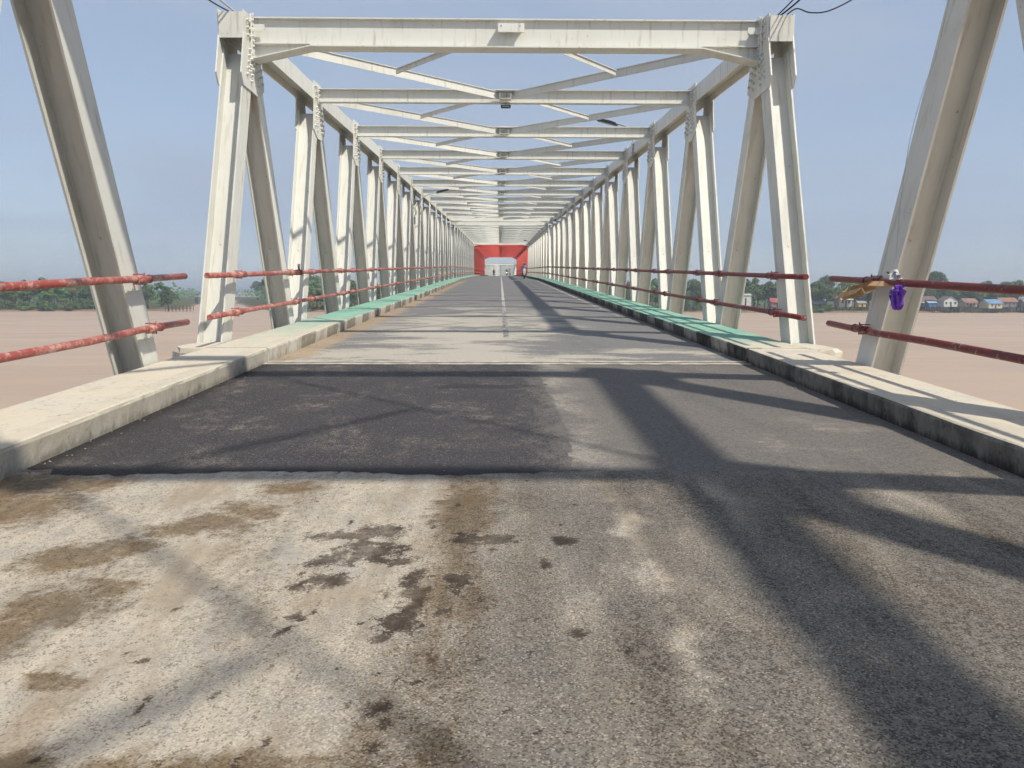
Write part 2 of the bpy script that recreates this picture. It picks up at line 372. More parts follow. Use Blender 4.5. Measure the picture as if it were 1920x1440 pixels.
SHORE = 412.0
def creek(X, Y):
    """1 in the tributary channel, 0 on land"""
    c = -.342*(Y+11)-4*math.sin((Y-430)/160)
    hw = 21 if Y < 760 else 18
    hw += max(0, 470-Y)*.35
    if Y > 1150: hw = max(0, hw-(Y-1150)*.1)
    d = abs(X-c)-hw
    return 1-min(1, max(0, (d+3)/9))
def ground_z(X, Y):
    s = SHORE+5*math.sin(X/37)+3*math.sin(X/13+1)
    t = min(1, max(0, (Y-s+4)/9)); t = t*t*(3-2*t)
    h = -10.5+t*3.4+min(3, max(0, (Y-s-20)*.02))+.25*math.sin(X/9)*math.cos(Y/11)*t
    k = creek(X, Y)
    return h*(1-k)+(-10.5)*k
xs = [-4800, -2600, -1400, -900]+[-640+i*8 for i in range(161)]+[900, 1400, 2600, 4800]
ys = [395, 402]+[406+i*3 for i in range(14)]+[452+i*9 for i in range(30)]+[740+i*30 for i in range(16)]+[1300, 1700, 2400, 3600, 5800]
b = MB(); b.add([(x, y, ground_z(x, y)) for y in ys for x in xs], [(j*len(xs)+i, j*len(xs)+i+1, (j+1)*len(xs)+i+1, (j+1)*len(xs)+i) for j in range(len(ys)-1) for i in range(len(xs)-1)], None, True)
n = NT('river_bank_soil', .9, .15)
x, y, z = n.sep(n.obj())
k = n.ss(n.ma('ADD', z, n.ma('MULTIPLY', n.ma('SUBTRACT', n.noise(.3, 4), .5), 1.2)), -7.6, -6.9)
n.col(n.mix(k, n.mix(n.noise(.5, 4), (.20, .12, .075), (.30, .19, .12)), n.mix(n.noise(.2, 5), (.05, .075, .025), (.12, .11, .055))))
struct('ground', b.mesh('ground', n.m))

# ------------------------------------------------------------------ road, walkways, kerbs
def ribbon(x0, x1, y0, y1, lift, step=2.0, nx=1, rag=0):
    b = MB(); k = max(1, int((y1-y0)/step)); vs = []; fs = []
    for j in range(k+1):
        Y = y0+(y1-y0)*j/k
        for i in range(nx+1): vs.append((x0+(x1-x0)*i/nx, Y, zp(Y)+lift))
    for j in range(k):
        for i in range(nx):
            a = j*(nx+1)+i; fs.append((a, a+1, a+nx+2, a+nx+1))
    return b.add(vs, fs)
YN = -6.02                                        # edge between the stained pavement and the newer surfacing
b = ribbon(-3.52, 3.52, YN, 500, 0, 2, 4)
road = struct('road', b.mesh('road', M_ROAD), R0.copy())
link('old_pavement', ribbon(-3.52, 3.52, -80, -11.5, 0, 2, 4).mesh('old_pavement', M_ROAD), road)
from mathutils import noise as NZ
def fbm(x, y, s, k=3):
    v = 0; a = 1; t = 0
    for i in range(k): v += a*NZ.noise((x*s, y*s, 3.7*i+s)); t += a; a *= .55; s *= 2.1
    return v/t
GX, GY, GS = 224, 176, .03142
me = MB().add([(-3.52+7.04*i/GX, -11.5+(YN+11.5)*j/GY, 0) for j in range(GY+1) for i in range(GX+1)],
              [(j*(GX+1)+i, j*(GX+1)+i+1, (j+1)*(GX+1)+i+1, (j+1)*(GX+1)+i) for j in range(GY) for i in range(GX)]).mesh('stained_pavement', M_NEAR)
ca = me.color_attributes.new('stain', 'FLOAT_COLOR', 'POINT'); cd = []
for v in me.vertices:
    X, Y = v.co.x, v.co.y
    w1 = fbm(X, Y, 4.5); w2 = fbm(X+9, Y, 4.5); w3 = fbm(X, Y+5, 12, 2)
    xw, yw = X+.09*w1+.03*w3, Y+.09*w2
    dk = bk = 0.0
    for (cx, cy, rx, ry) in DARK:
        if abs(xw-cx) < 2*rx and abs(yw-cy) < 2*ry:
            dk = max(dk, 1.38-math.hypot((xw-cx)/rx, (yw-cy)/ry)/1.15+.8*w3)
    xb, yb = X+.22*w1, Y+.22*w2
    for (cx, cy, rx, ry) in BROWN:
        if abs(xb-cx) < 2*rx and abs(yb-cy) < 2*ry:
            bk = max(bk, 1.42-math.hypot((xb-cx)/rx, (yb-cy)/ry)/1.3+.5*w3)
    # speckled oil trail along the wheel line
    tr = max(0, 1-abs(X+.36+.10*w1-.03*(Y+8))/.30)
    bk = max(bk, min(.75, tr*1.4)*(.5+1.0*max(0, fbm(X*2.2, Y*.8, 3)+.35)))
    dk = max(dk, min(.42, tr*.8)*(.45+1.5*max(0, w3)))
    dr = NZ.noise((X*17, Y*13, 2.2))+.35*w1+.18*max(0, 1-math.hypot((X+.65)/.8, (Y+7.9)/1.3))
    if dr > .50: dk = max(dk, min(.75, (dr-.50)*5)*(1 if -1.6 < X < .4 else .35))
    # dark sooty clumps at the lower left, where the drips dried
    bk = max(bk, .20+.75*fbm(X*1.5+3, Y*.55+7, 1.5))
    big = fbm(X+20, Y, .7); 
    e = X+.75*big+.30*w1-.12*(Y+6.2)+.22
    pl = 1/(1+math.exp(e*2.4)) if e < 20 else 0
    pl = max(pl, .80*max(0, 1-abs(X-.58-.25*w1)/.22)*(.25+1.3*max(0, w2+.25)))        # dusty streak between the lanes
    pl = max(pl, .18+.75*fbm(X*1.3-7, Y*.6+2, 2.0))
    cd += [min(1, max(0, dk)), min(1, max(0, bk)), min(1, max(0, pl)), 1]
ca.data.foreach_set('color', cd)
link('stained_pavement', me, road)
# deck under it
b = MB()
for a, c_ in ((-62, -.06), (.06, 61.24), (61.36, 123), (123.1, 214), (214.1, 223), (223.1, 284.3), (284.4, 346)):
    vs = []
    for Y in (a, c_):
        vs += [(-4.3, Y, zp(Y)-.30), (4.3, Y, zp(Y)-.30), (4.3, Y, zp(Y)-.03), (-4.3, Y, zp(Y)-.03)]
    b.add(vs, [(0, 1, 2, 3), (7, 6, 5, 4), (0, 4, 5, 1), (1, 5, 6, 2), (2, 6, 7, 3), (3, 7, 4, 0)])
link('deck_slab', b.mesh('deck_slab', plain('deck_concrete', (.33, .31, .28), .85)), road)
# fresh asphalt patch with a ragged outline
b = MB(); pts = []
def jag(a, c_, k, amp, fixed):
    out = []
    for i in range(k):
        t = i/k; q = random.uniform(-amp, amp)
        p = [a[0]+(c_[0]-a[0])*t, a[1]+(c_[1]-a[1])*t]; p[fixed] += q; out.append(p)
    return out
pts = jag((-3.5, -6.12), (.44, -6.05), 60, .05, 1)+jag((.46, -6.05), (.40, -.20), 70, .055, 0)+[[.40, -.20], [-3.5, -.20]]
vs = []; fs = []
n_b = 60
xs_ = [p[0] for p in pts[:60]]; 
# strips across: left->right at many y levels, right edge jagged, bottom edge jagged
ylev = [-.20-(5.8)*j/70 for j in range(71)]
for j, Y in enumerate(ylev):
    xr = .43+.03*math.sin(Y*1.1)+random.gauss(0, .022)
    for i in range(61):
        X = -3.505+(xr+3.505)*i/60
        yy = Y if j < 70 else Y-.04-abs(random.gauss(0, .03))-.05*math.sin(i*.17)+(.12 if i < 4 else 0)
        vs.append((X, yy, .003))
for j in range(70):
    for i in range(60):
        a = j*61+i; fs.append((a, a+61, a+62, a+1))
link('asphalt_patch', b.add(vs, fs).mesh('asphalt_patch', M_PATCH), road)
# expansion joints: two mortar headers and a dark steel gap
for Yj in (0, 61.3, 123.05, 214.05, 284.35):
    g = MB()
    for (a, c_) in ((-.19, -.045), (.045, .20)):
        vs = []; fs = []
        for i in range(41):
            X = -3.5+7*i/40
            ra = random.uniform(-.015, .015); rb = random.uniform(-.015, .015)
            ya_, yb_ = (a+ra, c_) if a < 0 else (a, c_+rb)
            vs += [(X, Yj+ya_, zp(Yj+ya_)+.004), (X, Yj+ya_, zp(Yj+ya_)+.010), (X, Yj+yb_, zp(Yj+yb_)+.010), (X, Yj+yb_, zp(Yj+yb_)+.004)]
        for i in range(40):
            for q in range(3): fs.append((i*4+q, i*4+q+1, i*4+q+5, i*4+q+4))
        g.add(vs, fs)
    jo = link('expansion_joint', g.mesh('expansion_joint', M_JOINT), road)
    s_ = MB().box(-3.5, 3.5, -.045, .045, -.02, .004); link('steel_gap', s_.mesh('steel_gap', M_BLACK), jo, T((0, Yj, zp(Yj))))
# loose grit swept to the kerbs
b = MB(); rg = random.Random(21)
for i in range(900):
    if i % 3: X = rg.choice((-1, 1))*(3.49-abs(rg.gauss(0, .10))); Y = rg.uniform(-10.5, 22)
    else: X = rg.uniform(-3.3, 3.3); Y = rg.uniform(-10, .5)
    r = rg.uniform(.003, .010)*(1 if i % 3 else .7)
    q = [Vector((rg.uniform(-1, 1), rg.uniform(-1, 1), rg.uniform(-.2, .9)))*r for _ in range(2)]
    c0 = Vector((X, Y, zp(Y)+.004+r*.3))
    vs = [c0+Vector((r, 0, 0))+q[0]*.3, c0+Vector((-r*.8, r*.7, 0)), c0+Vector((-r*.6, -r, 0))+q[1]*.3, c0+Vector((0, .1*r, r*1.1)), c0+Vector((.1*r, 0, -r*.6))]
    b.add(vs, [(0, 1, 3), (1, 2, 3), (2, 0, 3), (1, 0, 4), (2, 1, 4), (0, 2, 4)])
o = link('loose_grit', b.mesh('loose_grit', plain('grit', (.24, .20, .16), .9)), road); o['kind'] = 'stuff'
# painted lines
for Y0_ in range(4, 120, 4):
    link('centre_line', ribbon(-.055+random.uniform(-.008, .008), .06, Y0_+.15, Y0_+3.85, .004, 1).mesh('centre_line', M_LINE), road)
for Y0_ in range(8, 60, 6):
    link('edge_line', ribbon(3.13, 3.21, Y0_, Y0_+5.8, .004, 1).mesh('edge_line', M_LINE), road)

SPANS = [('s0', -61.25, 12), ('s1', .45, 12), ('s2', 62.15, 12), ('s3', 124.0, 18), ('s4', 223.5, 12), ('s5', 285.2, 12)]
PROFK = [(3.50, -.02), (3.475, .185), (3.482, .215), (3.50, .222), (3.70, .22), (3.70, -.02)]
def kerb_strip(side, y0, y1, mat, lift=0., seed=0):
    """kerb length with a slightly wavy, chipped front edge"""
    rnd = random.Random(seed); k = max(1, int((y1-y0)/.25)); vs = []; fs = []; m = len(PROFK)
    for j in range(k+1):
        Y = y0+(y1-y0)*j/k
        for q, (px, pz) in enumerate(PROFK):
            dx = rnd.gauss(0, .0025) if q in (1, 2) else 0; dz = -abs(rnd.gauss(0, .003)) if q == 2 else 0
            X = (px+dx); vs.append((X if side > 0 else -X, Y, zp(Y)+pz+dz+lift))
    for j in range(k):
        for q in range(m-1):
            a = j*m+q; f = (a, a+1, a+m+1, a+m); fs.append(f if side < 0 else f[::-1])
    e0 = tuple(range(m)); e1 = tuple(range(k*m, k*m+m)); fs += [e0, e1[::-1]] if side > 0 else [e0[::-1], e1]
    return MB().add(vs, fs).mesh('kerb', mat)
def walkway(side, y0, y1, mat, name, label):
    b = MB(); k = max(1, int((y1-y0)/1.0)); vs = []; fs = []
    for j in range(k+1):
        Y = y0+(y1-y0)*j/k; z = zp(Y)
        e = random.gauss(0, .006)
        for X, Z in ((3.701, .05), (3.701, .22), (4.05, .222), (4.345+e, .22), (4.345+e, .05)): vs.append((X*side, Y, z+Z))
    for j in range(k):
        for q in range(4):
            a = j*5+q; f = (a, a+1, a+6, a+5); fs.append(f if side < 0 else f[::-1])
    fs += [(0, 1, 2, 3, 4), tuple(range(k*5, k*5+5))]
    w = struct(name, b.add(vs, fs).mesh(name, mat), R0.copy()); w['label'] = label
    return w
for side, nm, mat in ((-1, 'left', M_SLABL), (1, 'right', M_SLABR)):
    w0 = walkway(side, -62, -.03, mat, 'walkway_'+nm, 'bare concrete walkway slab beside the road on the %s before the joint' % nm)
    if side < 0:
        link('kerb', kerb_strip(side, -62, -6.30, M_KERB_WHITEL, 0, 1), w0)
        link('kerb', kerb_strip(side, -6.29, -.03, M_KERB_PALE, 0, 2), w0)
    else:
        edges = [-62, -6.4, -3.1, -.03]
        for i, (a, c_) in enumerate(zip(edges, edges[1:])):
            link('kerb', kerb_strip(side, a, c_-.012, M_KERB_BLACK if i == 0 else M_KERB_GREY, 0, 5+i), w0)
    vs = []; rl = random.Random(3+side)
    for z in (-.05, .15, .21):
        for (x, y) in ((4.35, -.12), (4.75, -.05), (4.92, .15), (4.90, .55), (4.80, .85), (4.35, .9)): vs.append((side*(x+rl.uniform(-.03, .03)-(.06 if z > .2 and x > 4.5 else 0)), y+rl.uniform(-.03, .03), z+rl.uniform(-.012, .012)))
    fs = [tuple(range(12, 18))]+[(j*6+i, j*6+(i+1) % 6, (j+1)*6+(i+1) % 6, (j+1)*6+i) for j in range(2) for i in range(6)]
    link('cement_lump', MB().add(vs, fs).mesh('cement_lump', mat), w0)
    w1 = walkway(side, .03, 61.25, mat, 'walkway_'+nm, 'green painted walkway along the %s side of the first white span' % nm)
    w2 = walkway(side, 61.35, 123, mat, 'walkway_'+nm, 'green painted walkway along the %s side of the second white span' % nm)
    w3 = walkway(side, 123.1, 213.9, mat, 'walkway_'+nm, 'walkway along the %s side of the red span' % nm)
    w4 = walkway(side, 223.1, 346, mat, 'walkway_'+nm, 'walkway along the %s side of the spans past the crest' % nm)
    for i in range(61):
        blk = (i % 2 == 0)
        m_ = (M_KERB_BLACK if blk else M_KERB_WHITE) if side > 0 else (M_KERB_BLACKL if blk and i > 1 else M_KERB_WHITEL)
        link('kerb_block', kerb_strip(side, .03+i*1.004, .03+i*1.004+.998, m_, 0, 30+i), w1)
    for i in range(61):
        blk = (i % 2 == 0)
        m_ = (M_KERB_BLACK if blk else M_KERB_WHITE) if side > 0 else (M_KERB_BLACKL if blk else M_KERB_WHITEL)
        link('kerb_block', kerb_strip(side, 61.36+i*1.01, 61.36+i*1.01+1.004, m_, 0, 90+i), w2)
    link('kerb', kerb_strip(side, 123.1, 213.9, M_KERB_WHITE, 0, 200), w3)
    link('kerb', kerb_strip(side, 223.1, 346, M_KERB_WHITE, 0, 201), w4)

# ------------------------------------------------------------------ truss spans
XI, XO = 4.385, 4.77                    # member faces (inside of the gusset plates)
XC, HW = (XI+XO)/2, (XO-XI)/2
ZB, ZT = -1.10, 5.33
SLOPE = math.atan2(2.5, ZT-ZB)
MLEN = math.hypot(2.5, ZT-ZB)
def h_member(b, L0, L1, fl, tf=.026, tw=.018):
    b.box(-HW, -HW+tf, -fl/2, fl/2, L0, L1); b.box(HW-tf, HW, -fl/2, fl/2, L0, L1)
    b.box(-HW+tf, HW-tf, -tw/2, tw/2, L0, L1); return b
def hexbolt(b, x, y, z, sgn, r=.025, h=.042):
    p = [(r*math.cos(math.pi*k/3)+y, r*math.sin(math.pi*k/3)+z) for k in range(6)]
    b.prism(p if sgn > 0 else p, x, x+sgn*h, 'x')
GUS = [(-.40, .24), (.40, .24), (.43, -.22), (.56, -.86), (.18, -1.02), (-.18, -1.02), (-.56, -.86), (-.43, -.22)]
def build_meshes(mat, hx=3.36, hd=.21):
    D = {}
    D['end_post'] = h_member(MB(), .55, MLEN-.42, .41).mesh('end_post', mat)
    D['diagonal'] = h_member(MB(), .55, MLEN-.50, .36).mesh('diagonal', mat)
    b = MB()
    for s_ in (-1, 1): b.box(*(sorted((s_*HW, s_*(HW-.024)))), 0, 5, -.17, .17)
    b.box(-HW+.024, HW-.024, 0, 5, -.01, .012); D['top_chord'] = b.mesh('top_chord', mat)
    b = MB().box(-HW-.004, HW+.004, -.024, 0, -.205, .205); D['end_cap'] = b.mesh('end_cap', mat)
    b = MB()
    for s_ in (-1, 1): b.box(*(sorted((s_*HW, s_*(HW-.024)))), 0, .47, -.17, .17)
    b.box(-HW+.024, HW-.024, 0, .47, -.01, .012); D['chord_stub'] = b.mesh('chord_stub', mat)
    b = MB()
    for s_ in (-1, 1): b.box(*(sorted((s_*HW, s_*(HW-.024)))), 0, 5, -.22, .22)
    b.box(-HW+.024, HW-.024, 0, 5, -.01, .012); D['bottom_chord'] = b.mesh('bottom_chord', mat)
    b = MB().prism(GUS, 0, .022, 'x'); D['gusset_plate'] = b.mesh('gusset_plate', mat)
    g2 = [(-.47, .25), (.30, .25), (.42, .06), (.43, -.22), (.56, -.86), (.18, -1.02), (-.12, -1.0), (-.62, -.98), (-.72, -.80), (-.47, -.10)]
    D['portal_gusset'] = MB().prism(g2, 0, .024, 'x').mesh('portal_gusset', mat)
    b = MB()
    for sg in (-1, 1):
        for i in range(5):
            t = .40+.115*i
            for w in (-.11, .0, .11) if i < 4 else (-.11, .11):
                y = sg*(t*math.sin(SLOPE)+w*math.cos(SLOPE)); z = -t*math.cos(SLOPE)+abs(0)+(w*math.sin(SLOPE)*1)
                hexbolt(b, 0, y, z, 1)
    for yy in (-.33, -.22, .22, .33):
        for zz in (-.12, 0, .12): hexbolt(b, 0, yy, zz, 1)
    D['bolts'] = b.mesh('bolts', mat)
    # beams
    b = MB(); w = 4.335
    b.box(-w, w, -.10, .10, 5.435, 5.45); b.box(-w, w, -.10, .10, 5.15, 5.165); b.box(-w, w, -.006, .006, 5.165, 5.435)
    for s_ in (-1, 1):
        b.box(*(sorted((s_*w, s_*(w+.02)))), -.13, .13, 5.10, 5.50)
        for zz in (5.2, 5.3, 5.4):
            for yy in (-.075, .075): b.box(*(sorted((s_*(w-.03), s_*w))), yy-.02, yy+.02, zz-.02, zz+.02)
    D['cross_beam'] = b.mesh('cross_beam', mat)
    b = MB(); b.box(-.20, .20, -.40, -.101, 5.37, 5.382); b.box(-.13, .13, -.40, -.101, 5.19, 5.202)
    b.box(-.13, -.118, -.36, -.101, 5.202, 5.37); b.box(.118, .13, -.36, -.101, 5.202, 5.37)
    D['centre_plate'] = b.mesh('centre_plate', mat)
    b = MB(); zt, zb = 5.575, 5.075
    b.box(-w, w, -.075, .075, zt-.02, zt); b.box(-w, w, -.007, .007, zb+.02, zt-.02)
    b.box(-hx, hx, -.19, .19, zb, zb+.02)
    for s_ in (-1, 1):
        b.box(*(sorted((s_*(hx+.005), s_*w))), -.10, .10, zb+.06, zb+.075)            # stiffener carried on to the gusset
        q = [(hx, zb), (hx, zb+.02), (w, zb-hd+.02), (w, zb-hd)]
        b.prism([(s_*a, c_) for a, c_ in q], -.19, .19, 'y')
        b.prism([(s_*hx, zb+.02), (s_*w, zb+.02), (s_*w, zb-hd+.02)], -.007, .007, 'y')
        b.box(*(sorted((s_*w, s_*(w+.02)))), -.19, .19, zb-.22, zt+.02)
        b.prism([(s_*w, zt-.13), (s_*(w-.20), zt-.13), (s_*(w-.22), zt-.19), (s_*(w-.18), zt-.24), (s_*w, zt-.24)], -.115, -.10, 'y')
        for zz in [zb-.15+.085*i for i in range(9)]:
            for yy in (-.13, .10): b.box(*(sorted((s_*(w-.03), s_*w))), yy-.0, yy+.038, zz-.019, zz+.019)
    D['portal_beam'] = b.mesh('portal_beam', mat)
    def angle(bb, a, c_, v, hgt):
        a, c_ = Vector(a), Vector(c_); d = c_-a; L_ = d.length
        M = T(a) @ RZ(math.atan2(d.y, d.x))
        bb.box(0, L_, -.007, .007, -v/2, v/2, M); bb.box(0, L_, -hgt/2, hgt/2, v/2-.012, v/2, M)
        return bb
    for s_, nm in ((-1, 'l'), (1, 'r')):
        D['wind_brace'+nm] = angle(MB(), (s_*4.26, .42, 5.285), (s_*.16, 4.78, 5.285), .165, .06).mesh('wind_brace', mat)
        D['brace_strut'+nm] = angle(MB(), (s_*2.22, 2.45, 5.27), (s_*.55, .16, 5.27), .10, .06).mesh('brace_strut', mat)
    b = MB(); b.box(-4.38, 4.38, -.12, .12, -1.0, -.98); b.box(-4.38, 4.38, -.12, .12, -.44, -.42); b.box(-4.38, 4.38, -.01, .01, -.98, -.44)
    D['floor_beam'] = b.mesh('floor_beam', mat)
    b = MB(); 
    for s_ in (-1, 1):
        for i in range(3): b.prism([(-.3, -.5), (.3, -.5), (.6, .5), (-.6, .5)], 0, .02, 'x') if i == 0 and s_ == 1 else None
    bg_ = [(-.5, -.26), (.5, -.26), (.52, .25), (.78, 1.0), (.44, 1.14), (0, .5), (-.44, 1.14), (-.78, 1.0), (-.52, .25)]
    D['bottom_gusset'] = MB().prism(bg_, 0, .022, 'x').mesh('bottom_gusset', mat)
    return D
DW = build_meshes(M_WHITE); DG = build_meshes(M_GREYW); DR = build_meshes(M_RED, 3.1, .55)
SLAB = {'s0': 'white steel truss span whose end posts lean in at the left and right picture edges',
        's1': 'nearest complete white steel truss span, its bolted portal frame framing the road',
        's2': 'second white steel truss span, between the first white one and the red one',
        's3': 'red painted steel truss span at the far end of the straight road',
        's4': 'pale truss span seen through the red one, going down past the crest',
        's5': 'farthest pale truss span, low behind the crest'}
SPAN_OBJ = {}
for nm, y0, npan in SPANS:
    D = {'s3': DR, 's4': DG, 's5': DG}.get(nm, DW)
    fr = span_frame(y0, y0+5*npan); Ls = 5.0*npan
    t = thing('truss_span', SLAB[nm], 'bridge span', fr); SPAN_OBJ[nm] = t
    detail = nm in ('s0', 's1', 's2', 's3')
    for side in (-1, 1):
        xc = side*XC
        for k in range(npan):
            yb, yt = 5*k, 5*k+2.5
            upm = Matrix.Rotation(-SLOPE, 4, 'X'); dnm = Matrix.Rotation(SLOPE, 4, 'X')
            link('end_post' if k == 0 else 'diagonal', D['end_post' if k == 0 else 'diagonal'], t, T((xc, yb, ZB)) @ upm)
            last = k == npan-1
            link('end_post' if last else 'diagonal', D['end_post' if last else 'diagonal'], t, T((xc, yb+5, ZB)) @ dnm)
            link('bottom_chord', D['bottom_chord'], t, T((xc, yb, ZB)))
            if k < npan-1: link('top_chord', D['top_chord'], t, T((xc, yt, ZT)))
            else: link('chord_stub', D['chord_stub'], t, T((xc, yt, ZT))); link('end_cap', D['end_cap'], t, T((xc, yt+.496, ZT)))
            if k == 0: link('chord_stub', D['chord_stub'], t, T((xc, yt-.472, ZT))); link('end_cap', D['end_cap'], t, T((xc, yt-.472, ZT)))
            gname = 'portal_gusset' if k in (0, npan-1) else 'gusset_plate'
            flip = Matrix.Diagonal((1, -1 if last else 1, 1, 1))
            for face in (0, 1):
                if face == 0: M = T((side*XI, yt, ZT)) @ Matrix.Diagonal((-side, 1, 1, 1)) @ flip
                else: M = T((side*XO, yt, ZT)) @ Matrix.Diagonal((side, 1, 1, 1)) @ flip
                g = link('gusset_plate', D[gname], t, M)
                if nm in ('s0', 's1') or (nm == 's2' and face == 0):
                    q = link('bolts', D['bolts'], g, T((.022, 0, 0))); q['kind'] = 'stuff'
            if nm in ('s0', 's1', 's2'):
                link('bottom_gusset', D['bottom_gusset'], t, T((side*XI, yb, ZB)) @ Matrix.Diagonal((-side, 1, 1, 1)))
    for k in range(npan):
        yt = 5*k+2.5
        if k in (0, npan-1): link('portal_beam', D['portal_beam'], t, T((0, yt, 0)) @ (RZ(math.pi) if k else Matrix()))
        else:
            cb = link('cross_beam', D['cross_beam'], t, T((0, yt, 0)))
            link('centre_plate', D['centre_plate'], cb)
        if k < npan-1:
            for q in 'lr':
                br = link('wind_brace', D['wind_brace'+q], t, T((0, yt, 0)))
                link('brace_strut', D['brace_strut'+q], br)
    if nm in ('s0', 's1', 's2'):
        for k in range(npan+1): link('floor_beam', D['floor_beam'], t, T((0, 5*k, 0)))
# plate bracket on the near portal
b = MB().box(-.225, .225, -.012, .012, -.075, .075)
for x in (-.16, .16):
    b.prism([(x+.012*math.cos(k), .04+.012*math.sin(k)) for k in [i*math.pi/3 for i in range(6)]], -.03, -.012, 'y')
b.box(-.225, .225, .012, .16, .06, .075)
t1 = SPAN_OBJ['s1']
link('plate_bracket', b.mesh('plate_bracket', M_WHITE), t1, T((.065, 2.34, 5.40)) @ Matrix.Rotation(R(-9), 4, 'X'))

# piers under the joints
n_p = plain('pier_concrete', (.36, .34, .31), .9, .2, .3, 1.5)
def wz(Y): return (R0 @ Vector((0, Y, zp(Y)))).z
PIER = ['concrete pier below the joint nearest the viewer', 'concrete pier below the joint between the two white spans', 'concrete pier where the red span begins',
        'concrete pier where the red span ends', 'concrete pier under the pale spans past the crest']
for Yj, lb in zip((-.4, 61.3, 123.1, 218.5, 284.4), PIER):
    t = thing('bridge_pier', lb, 'pier', T((0, (R0 @ Vector((0, Yj, zp(Yj)))).y, wz(Yj))), 'piers in the river')
    link('pier_cap', MB().box(-5.6, 5.6, -1.6, 1.6, -2.9, -1.75).mesh('pier_cap', n_p), t)
    for x in (-3.6, 3.6):
        link('pier_column', MB().tube([(x, 0, -26), (x, 0, -2.9)], 1.0, 16).mesh('pier_column', n_p), t)

# ------------------------------------------------------------------ pipe railings
def railing(nm, y0, y1, ya, yb, side, mat, label, coarse=False):
    """rails run from ya to yb (road frame); members cross at the truss panel points"""
    fr = span_frame(y0, y1); t = thing('pipe_railing', label, 'railing', fr)
    X = side*4.25; rnd = random.Random(hash(label) % 1000 if False else int(y0)+side*7)
    a, c_ = ya-y0, yb-y0
    sl_m = MB().tube([(0, -.17, 0), (0, .17, 0)], .0465, 12)
    for s_ in (-1, 1): sl_m.tube([(0, s_*.17-.012, 0), (0, s_*.17+.012, 0)], .052, 12)
    sm_ = sl_m.mesh('pipe_sleeve', mat)
    cl = MB().box(-.012, .10, -.018, .018, -.062, -.050); cl.box(-.012, .10, -.018, .018, .050, .062); cl.tube([(.02, .1, -.075), (.02, .1, .075)], .009, 6)
    cm_ = cl.mesh('clamp', mat)
    for Z, r, nmr in ((1.25, .040, 'upper_rail'), (.665, .040, 'lower_rail')):
        k = max(2, int((c_-a)/1.25)); pts = []
        for i in range(k+1):
            y = a+(c_-a)*i/k
            pts.append((X+rnd.gauss(0, .004), y, Z+rnd.gauss(0, .006)))
        link(nmr, MB().tube(pts, r, 12).mesh(nmr, mat), t)
        kk = 0
        while True:
            for sg in (0, 1):
                base = 5*kk+(0 if sg == 0 else 5)
                d = (Z-ZB)/(ZT-ZB)*2.5; y = base+d if sg == 0 else base-d
                if a+.1 < y < c_-.1:
                    if not coarse or kk % 2 == 0: link('pipe_sleeve', sm_, t, T((X, y, Z)))
                    link('clamp', cm_, t, T((X, y, Z)) @ Matrix.Diagonal((side, 1, 1, 1)))
            kk += 1
            if kk*5 > y1-y0: break
    return t
railing('s0', -61.25, -1.25, -61, -.92, -1, M_PIPE, 'faded red pipe railing at the left picture edge, ending before the gap')
railing('s0', -61.25, -1.25, -61, -.98, 1, M_PIPE_SHADED, 'shade-toned red pipe railing at the right picture edge, with the cardboard on it')
railing('s1', .45, 60.45, -.12, 61.1, -1, M_PIPE, 'faded red pipe railing along the left truss of the first white span')
railing('s1', .45, 60.45, -.10, 61.1, 1, M_PIPE_SHADED, 'shade-toned red pipe railing along the right truss of the first white span')
railing('s2', 62.15, 122.15, 61.4, 122.9, -1, M_PIPE, 'thin red pipe railing along the left truss of the second white span', True)
railing('s2', 62.15, 122.15, 61.4, 122.9, 1, M_PIPE_SHADED, 'thin shade-toned red pipe railing along the right truss of the second white span', True)
railing('s3', 124, 214, 123.3, 213.8, -1, M_RED, 'red pipe railing inside the left wall of the red span', True)
railing('s3', 124, 214, 123.3, 213.8, 1, M_RED, 'red pipe railing inside the right wall of the red span', True)

# ------------------------------------------------------------------ street lamps, cables, small things on the bridge
def rf(x, y, z, base=None):                       # road-frame point at height z above the road -> world
    return R0 @ Vector((x, y, zp(y)+z))
def rft(x, y, z): return R0 @ T((x, y, zp(y)+z))
def curve_pts(pts, n=6):
    P = [Vector(p) for p in pts]; out = []
    for i in range(len(P)-1):
        p0, p1, p2, p3 = P[max(0, i-1)], P[i], P[i+1], P[min(len(P)-1, i+2)]
        for k in range(n):
            t = k/n
            out.append(.5*((2*p1)+(p2-p0)*t+(2*p0-5*p1+4*p2-p3)*t*t+(3*p1-p0-3*p2+p3)*t**3))
    return out+[P[-1]]
def street_lamp(label, M, side, base_z, reach, rise, ln):
    t = thing('street_lamp', label, 'street lamp', M, 'street lamps fixed to the truss')
    d = -side
    arm = MB().tube(curve_pts([(0, 0, -.55), (0, 0, 0), (d*reach*.25, 0, rise*.62), (d*reach, ln*.5, rise)]), .027, 8)
    link('arm', arm.mesh('arm', M_GALV), t)
    b = MB()
    for z in (-.45, -.15): b.box(-.05, .05, -.07, .07, z-.03, z+.03)
    link('bracket', b.mesh('bracket', M_GALV), t)
    Mh = T((d*(reach+.28), ln*.75, rise+.05)) @ Matrix.Rotation(d*R(-14), 4, 'Y')
    prof = [(-.36, -.02), (-.30, .045), (.05, .065), (.33, .04), (.38, 0), (.33, -.03), (-.30, -.035)]
    h = MB().prism(prof, -.115, .115, 'y'); hd = link('lamp_head', h.mesh('lamp_head', M_BLACK), t, Mh)
    link('lens', MB().box(-.28, .28, -.09, .09, -.046, -.034).mesh('lens', plain('lamp_lens', (.30, .31, .32), .25)), hd)
street_lamp('dark street lamp over the right truss, above the third cross beam', rft(4.36, 16.3, 5.62), 1, 0, .55, .55, .5)
